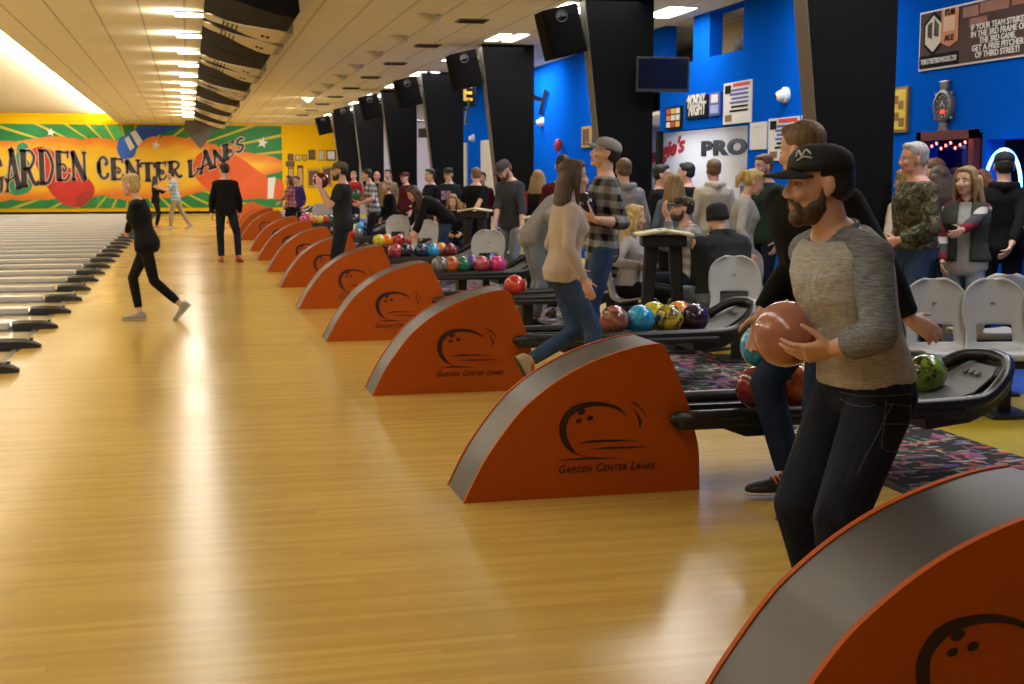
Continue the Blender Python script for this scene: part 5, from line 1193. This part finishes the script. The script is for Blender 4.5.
# the man behind him
b = P_('behind', 'brown-haired man in black jacket striding behind the bowler with a blue ball', gp(829, 6.35), 168, 1.93, topm=BLK, top='jacket', pants=DENN, pantsfit=.018, shoe=(SB, SOLE, plain('orange_lace', (.6, .12, .03))), hair=('short', 'light'), lean=17, twist=45, hips=(0, 0, .92), head=(-42, 8), bulk=1.06,
   feet={'R': ('px', 790, 474, 6.42, 4, 0), 'L': ('px', 818, 505, 6.0, 0, 12)}, hands={'R': ('px', 762, 312, 6.45), 'L': ('px', 911, 322, 6.1)}, hand_dirs={'R': (('im', -.1, -.95, .1), ('im', -.3, -.2, -.9), ('im', -.8, 0, .2)), 'L': (('im', .85, -.45, 0), ('im', .2, -.4, .8), ('im', .4, .6, -.4))}, elbow={'L': ('im', .3, -.6, -.3), 'R': ('im', .9, -.2, .2)}, curl=(.3, .32))
ball('blue ball in the lowered hand of the man behind the bowler', tuple(at(762, 346, 6.55)), bm_('blue'), (1, .4, 0), group='bowling balls held by people')
# the walking woman
P_('walker', 'brown-haired woman in cream sweater and jeans walking away from the lanes', gp(564, 9.0), -2, 1.655, fem=True, topm=CREAM, pants=DEN2, pantsfit=.008, shoe=(ST, BLACKSOLE), hair=('long', 'brown'), lean=4, head=(-6, 2), feet={'R': ('px', 589, 387, 9.0, 4, 0), 'L': ('px', 529, 361, 9.05, 0, 62)}, hands={'R': ('px', 584, 281, 8.85), 'L': ('px', 574, 270, 9.3)}, hips=(-.0, 0, .882), hem=-.05, flare=.0)
# man in plaid with a black ball
P_('plaid', 'tall man in black and grey plaid shirt and cap holding a black ball', gp(602, 10.45), 172, 1.87, bulk=.90, topm=PLAIDB, top='rolled', pants=DEN2, pantsfit=.016, shoe=BS, hair=('short', 'dark'), cap=(CAPG, 0, -6), head=(0, -14), lean=-3, hands={'L': ('px', 596, 220, 10.15), 'R': ('px', 592, 212, 10.5)}, hand_dirs={'L': (('im', -.85, .35, .2), ('im', -.2, .75, .5), ('im', 0, .5, -.8)), 'R': (('im', -.9, .2, 0), ('im', -.1, .3, -.9), ('im', 0, .9, 0))}, hem=-.16, beard=None, elbow={'L': ('im', .2, -1, -.2)})
ball('black ball held against the chest of the man in plaid', tuple(at(583, 206, 10.3)), bm_('black'), (.8, .2, 0), group='bowling balls held by people')
# seated group at the console
P_('blonde', 'blond woman in grey top sitting with hands in her lap', gp(631, 12.3), -30, 1.64, fem=True, seated=True, topm=LGREY, pants=BLK, shoe=BS, hair=('straight', 'blond'), hips=(0, 0, .52), head=(6, 6), hands={'R': ('px', 642, 266, 12.05), 'L': ('px', 645, 266, 12.25)})
o = empty('smartphone', tuple(at(647, 268, 12.02)), R(-20), 'white-screened phone in the hands of the blond seated woman', 'phone'); m = MB(); m.box((0, 0, 0), (.075, .012, .14), bev=.004); m.build('case', BLACK, o); m = MB(); m.box((0, -.007, 0), (.066, .002, .125)); m.build('screen', glow('phone_screen', (.9, .95, 1), 1.0), o)
P_('camocap', 'bearded man in camouflage cap and pale plaid shirt sitting, hand at his chin', gp(694, 13.3), 172, 1.80, seated=True, topm=PLAIDG, pants=DEN, shoe=BS, hair=('short', 'dark'), cap=(CAPC, 0, -4), beard='brown', hips=(0, 0, .52), lean=10, head=(0, -4), hands={'L': ('px', 668, 219, 13.05), 'R': ('px', 668, 243, 13.4)}, hand_dirs={'L': (('im', -.4, .85, 0), ('im', .6, .3, .4), ('im', 0, .3, -.8)), 'R': (('im', -1, 0, 0), ('im', 0, -1, 0), ('im', 0, 0, 1))}, elbow={'L': ('im', -.2, -1, -.3)}, top='collar', bulk=1.08)
P_('hoodie', 'man in black knit hat and charcoal hoodie sitting with his back to the camera', gp(727, 11.6), 96, 1.78, seated=True, topm=CHAR, hood=True, pants=DEN3, shoe=BS, hair=('fringe', 'dark'), cap=(CAPK, 0, 6, 'beanie'), hips=(0, 0, .50), lean=14, head=(14, 4), bulk=1.48, feet={'L': (.34, .18, .09, 10, 0), 'R': (.40, -.14, .09, 0, 0)})
P_('ponytail', 'blond woman with ponytail in pale grey sweatshirt looking down, standing', gp(741, 12.6), -18, 1.64, fem=True, topm=LGREY, pants=BLK, pantsfit=.006, shoe=GS, hair=('ponytail', 'blond'), head=(0, 22), lean=7, hands={'R': ('px', 750, 254, 12.4)}, bulk=1.06)
P_('green', 'bearded man in dark green sweater standing behind the ponytailed woman', gp(766, 14.2), 205, 1.80, topm=GREEN, pants=DEN, shoe=BS, hair=('short', 'red'), beard='red', head=(-10, 6))
P_('offwhite', 'man in off-white hooded sweatshirt seen from behind in front of the shop', gp(714, 15.2), 86, 1.76, topm=OFFW, hood=True, pants=BLK, shoe=BS, hair=('short', 'light'), bulk=1.05)
P_('darkA', 'dark-haired man in black turned right, beside the second black column', gp(660, 15.6), -30, 1.70, topm=BLK, pants=DEN, shoe=BS, hair=('short', 'dark'), bulk=.95)
P_('darkB', 'dark-haired man in black jacket facing left below the red script', gp(688, 16.2), 150, 1.73, topm=BLK, top='jacket', pants=DEN, shoe=BS, hair=('short', 'dark'))
P_('greygirl', 'brown-haired woman in grey shirt with her back turned behind the camouflage cap', gp(674, 14.4), 60, 1.60, fem=True, topm=BLUEG, pants=DEN, shoe=GS, hair=('long', 'dirty'), head=(20, 0))
P_('greyback', 'brown-haired man in grey sweatshirt seen from behind, right of the plaid shirt', gp(624, 14.0), 88, 1.75, topm=GREYT, hood=True, pants=DEN, shoe=BS, hair=('short', 'light'))
# right-hand side
P_('camo', 'grey-haired man with glasses in camouflage shirt standing in profile', gp(917, 10.4), 178, 1.825, topm=CAMO, top='jacket', pants=DEN2, shoe=BS, hair=('short', 'grey'), glasses=True, head=(-6, 2), bulk=1.12, hem=.03, hands={'L': ('px', 899, 240, 10.2), 'R': ('px', 896, 236, 10.5)}, skin=SKIN2)
P_('vest', 'woman in olive vest over striped sleeves and pale top, walking forward', gp(968, 10.6), 232, 1.64, fem=True, topm=LGREY, sleevem=STRP, vest=VESTM, pants=DEN3, pantsfit=.007, shoe=GS, hair=('long', 'dirty'), head=(-22, 2), hands={'R': ('px', 942, 262, 10.5), 'L': ('px', 960, 232, 10.2)}, elbow={'L': ('im', .9, -.3, -.2)}, feet={'R': (-.05, -.1, .085, 0, 5), 'L': (.22, .1, .085, 0, 0)})
P_('blackcap', 'man in black cap and black hoodie in front of the blue neon arch', gp(1004, 11.2), 62, 1.77, topm=BLK, hood=True, pants=DEN, shoe=BS, hair=('short', 'dark'), cap=(CAPN, 0, 2), bulk=1.08, hands={'R': ('px', 1012, 243, 10.9)})
P_('edge', 'person in dark jacket cut off by the right edge of the photo', gp(1080, 10.3), 120, 1.78, topm=NAVYC, top='jacket', pants=DEN, shoe=BS, hair=('short', 'dark'), hands={'L': ('px', 1020, 236, 10.9)}, elbow={'L': ('im', .8, -.5, 0)})
P_('longdark', 'long-haired person in charcoal jacket seen from behind, left of the vest', gp(941, 12.2), 84, 1.66, fem=True, topm=CHAR, pants=DEN2, shoe=BS, hair=('long', 'brown'))
P_('door', 'short-haired man in black standing in the red doorway', gp(936, 13.4), 120, 1.74, topm=BLK, pants=DEN, shoe=BS, hair=('short', 'red'))
P_('door2', 'dark-haired person just visible beyond the vest in the doorway', gp(957, 14.0), 230, 1.70, topm=NAVYC, pants=DEN, shoe=BS, hair=('short', 'dark'))
P_('behindvest', 'red-haired woman half hidden behind the woman in the vest', gp(983, 11.9), 200, 1.62, fem=True, topm=TAN, pants=DEN, shoe=BS, hair=('long', 'red'))
P_('pale', 'person in pale top half hidden behind the camouflage shirt', gp(906, 11.8), 100, 1.62, fem=True, topm=OFFW, pants=KHAKI, shoe=BS, hair=('bob', 'dirty'))
# centre of the hall
P_('lookdown', 'bearded man in grey cap and charcoal sweatshirt looking down', gp(512, 17.6), 215, 1.82, topm=cloth('slate_fleece', (.055, .060, .070), (.035, .038, .045)), top='rolled', pants=DEN3, shoe=BS, hair=('short', 'light'), cap=(CAPD, 0, 0), beard='red', head=(-10, 34), lean=6, hands={'L': ('px', 522, 228, 17.3), 'R': ('px', 494, 232, 17.3)})
P_('redsleeve', 'curly blond woman in black vest and red sleeves seen from behind', gp(538, 18.4), 70, 1.66, fem=True, topm=BLK, sleevem=REDC, pants=BLK, shoe=BS, hair=('long', 'dirty'))
P_('stoop', 'person in pale jeans and grey top bending behind the walking woman', gp(533, 13.7), 4, 1.74, topm=GREYT, pants=DEN3, shoe=BS, hair=('short', 'dark'), lean=48, head=(0, 40), hands={'R': ('px', 566, 232, 13.4), 'L': ('px', 572, 240, 13.9)})
P_('redjacket', 'dark-haired person in wine jacket behind the head of the walking woman', gp(563, 14.6), 80, 1.80, topm=WINE, pants=DEN, shoe=BS, hair=('short', 'dark'))
P_('blacktee', 'man in black t-shirt turned away, left of the grey sweatshirt', gp(476, 22.0), 50, 1.72, top='short', topm=BLK, pants=DEN, shoe=BS, hair=('short', 'light'), head=(50, 4), bulk=1.1, hands={'R': ('px', 470, 220, 21.7)})
P_('behindtee', 'person in dark top behind the black t-shirt', gp(482, 25.0), 250, 1.66, topm=WINE, pants=DEN, shoe=BS, hair=('short', 'dark'))
P_('reader', 'blond woman in black top sitting at a score console', gp(453, 21.8), 262, 1.62, fem=True, seated=True, topm=BLK, pants=DEN, shoe=BS, hair=('long', 'dirty'), hips=(0, 0, .52), head=(-15, 14))
P_('reach', 'long-haired woman in black top bending to reach a red ball', gp(446, 20.6), 176, 1.70, fem=True, topm=BLK, pants=DEN2, shoe=BS, hair=('long', 'brown'), lean=62, head=(20, 34), hands={'L': ('px', 411, 238, 20.3), 'R': ('px', 416, 238, 20.9)})
rb(5, 0, bx(412, 242, 5), 'crimson', 'red ball under the hand of the bending woman')
P_('logoman', 'man in black hat and black t-shirt with a coloured chest print', gp(449, 24.2), 236, 1.74, top='short', topm=NAVYC, pants=DEN, shoe=BS, hair=('short', 'dark'), cap=(CAPN, 0, 0))
g = PEOPLE['logoman']; c = g['spine'](.33); m = MB()
for i, (y, z) in enumerate(((-.05, .04), (.05, .04), (-.05, -.05), (.05, -.05), (0, 0))): m.box((c.x + .148, c.y + y, c.z + z), (.01, .08, .07))
m.build('chest_print', plain('chest_print_violet', (.30, .16, .36), .6), g['root'])
P_('darktee', 'dark-haired man in black shirt left of the hat wearer', gp(431, 24.6), 200, 1.72, topm=NAVYC, pants=DEN, shoe=BS, hair=('short', 'dark'))
P_('plaidw', 'man in white and navy plaid shirt carrying a green ball', gp(373, 26.6), 178, 1.74, topm=PLAIDW, top='short', pants=DEN, shoe=BS, hair=('short', 'dark'), lean=10, head=(0, 6), hands={'L': ('px', 361, 203, 26.3), 'R': ('px', 359, 199, 26.8)})
ball('green ball in the hands of the man in white and navy plaid', tuple(at(356, 195, 26.5)), bm_('green'), group='bowling balls held by people')
P_('olivecap', 'bearded man in olive cap and black t-shirt raising a dark ball', gp(342, 17.8), 168, 1.77, top='short', topm=CHAR, pants=DEN, shoe=BS, hair=('short', 'dark'), cap=(CAPO, 0, -2), beard='brown', head=(0, 0), hands={'L': ('px', 320, 189, 17.5), 'R': ('px', 321, 187, 18.0)}, hand_dirs={'L': (('im', -.1, .98, .1), ('im', -.2, .2, .9), ('im', -.8, 0, 0)), 'R': (('im', -.1, .98, 0), ('im', -.2, .2, -.9), ('im', -.8, 0, 0))}, elbow={'L': ('im', .1, -1, -.1), 'R': ('im', .1, -1, .1)})
ball('dark maroon ball raised by the man in the olive cap', tuple(at(320.5, 180.5, 17.75)), bm_('maroon'), group='bowling balls held by people')
P_('wine', 'person in wine cap and wine top behind the white plaid shirt', gp(406, 29.5), 210, 1.68, topm=WINE, pants=DEN, shoe=BS, hair=('short', 'dark'), cap=(CAPW, 0, 0))
P_('blondblack', 'blond person in black leaning left of the wine top', gp(392, 27.0), 200, 1.50, fem=True, topm=BLK, pants=DEN, shoe=BS, hair=('bob', 'dirty'), lean=14)
P_('bald', 'bald man standing among the far crowd', gp(377, 33), 256, 1.72, topm=CHAR, pants=DEN, shoe=BS, hair=('bald', 'dark'), skin=SKIN2)
P_('tan', 'man in tan shirt standing among the far crowd', gp(388, 32), 250, 1.76, topm=TAN, pants=DEN, shoe=BS, hair=('short', 'dark'))
P_('redfar', 'person in bright red top among the far crowd', gp(354, 38), 240, 1.74, topm=REDC, pants=DEN, shoe=BS, hair=('short', 'light'))
P_('girlplaid', 'woman in red plaid shirt at the far hoods', gp(290, 35.2), 200, 1.62, fem=True, topm=PLAIDR, pants=BLK, shoe=BS, hair=('long', 'brown'), hands={'L': ('px', 279, 203, 35)})
P_('purple', 'person in purple jacket behind the red plaid shirt', gp(297, 36), 230, 1.60, topm=PURP, pants=DEN, shoe=BS, hair=('short', 'dark'))
# people on the approach
P_('blackman', 'man in black sweater and dark jeans walking towards the far wall', (.66, 25.15, 0), 92, 1.83, topm=BLK, pants=DEN, shoe=(SR, BLACKSOLE), hair=('short', 'dark'), head=(28, 4), feet={'L': (.02, .10, .085, 8, 0), 'R': (-.10, -.20, .10, -30, 10)}, lean=3)
P_('blondbowler', 'blond woman in black top and leggings following through at the foul line', (-.50, 14.95, 0), 172, 1.62, fem=True, topm=BLK, pants=BLK, pantsfit=.005, shoe=(SG, SOLE), hair=('bob', 'blond'), lean=13, head=(-6, 10), hips=(-.04, 0, .825), feet={'R': (.06, -.02, .083, 0, 0), 'L': (-.40, .06, .17, -6, 46)}, hands={'L': ('px', 122, 246, 14.8), 'R': ('px', 128, 236, 15.2)}, elbow={'L': ('im', .8, -.3, -.3)})
P_('farblue', 'man in pale blue checked shirt and khaki trousers at the far end', (-.38, 41.3, 0), 172, 1.80, topm=CHKB, top='short', pants=KHAKI, shoe=GS, hair=('short', 'dark'), lean=10, feet={'L': (.15, .1, .085, 0, 0), 'R': (-.40, -.08, .12, 0, 25)}, hands={'L': (.42, .2, 1.25), 'R': (.50, .0, 1.28)})
P_('fardark', 'person in black beside the pale blue shirt at the far end', (-1.0, 43.0, 0), 10, 1.62, fem=True, topm=BLK, pants=BLK, shoe=(SR, SOLE), hair=('long', 'dark'), hands={'R': (.35, -.1, 1.2), 'L': (.38, .1, 1.25)})
# ------------------------------------------------------------------ light outside the lamps, exposure
w = bpy.data.worlds.new('world'); SC.world = w; w.use_nodes = True
w.node_tree.nodes['Background'].inputs[0].default_value = (1.0, .88, .70, 1); w.node_tree.nodes['Background'].inputs[1].default_value = 0.12
vs = SC.view_settings; SC.display_settings.display_device = 'sRGB'; vs.view_transform = 'Standard'; vs.look = 'None'; vs.gamma = 1.0; vs.use_curve_mapping = False; vs.exposure = 0.0
SC.cycles.max_bounces = 8; SC.cycles.diffuse_bounces = 5; SC.cycles.glossy_bounces = 3; SC.cycles.sample_clamp_indirect = 6.0
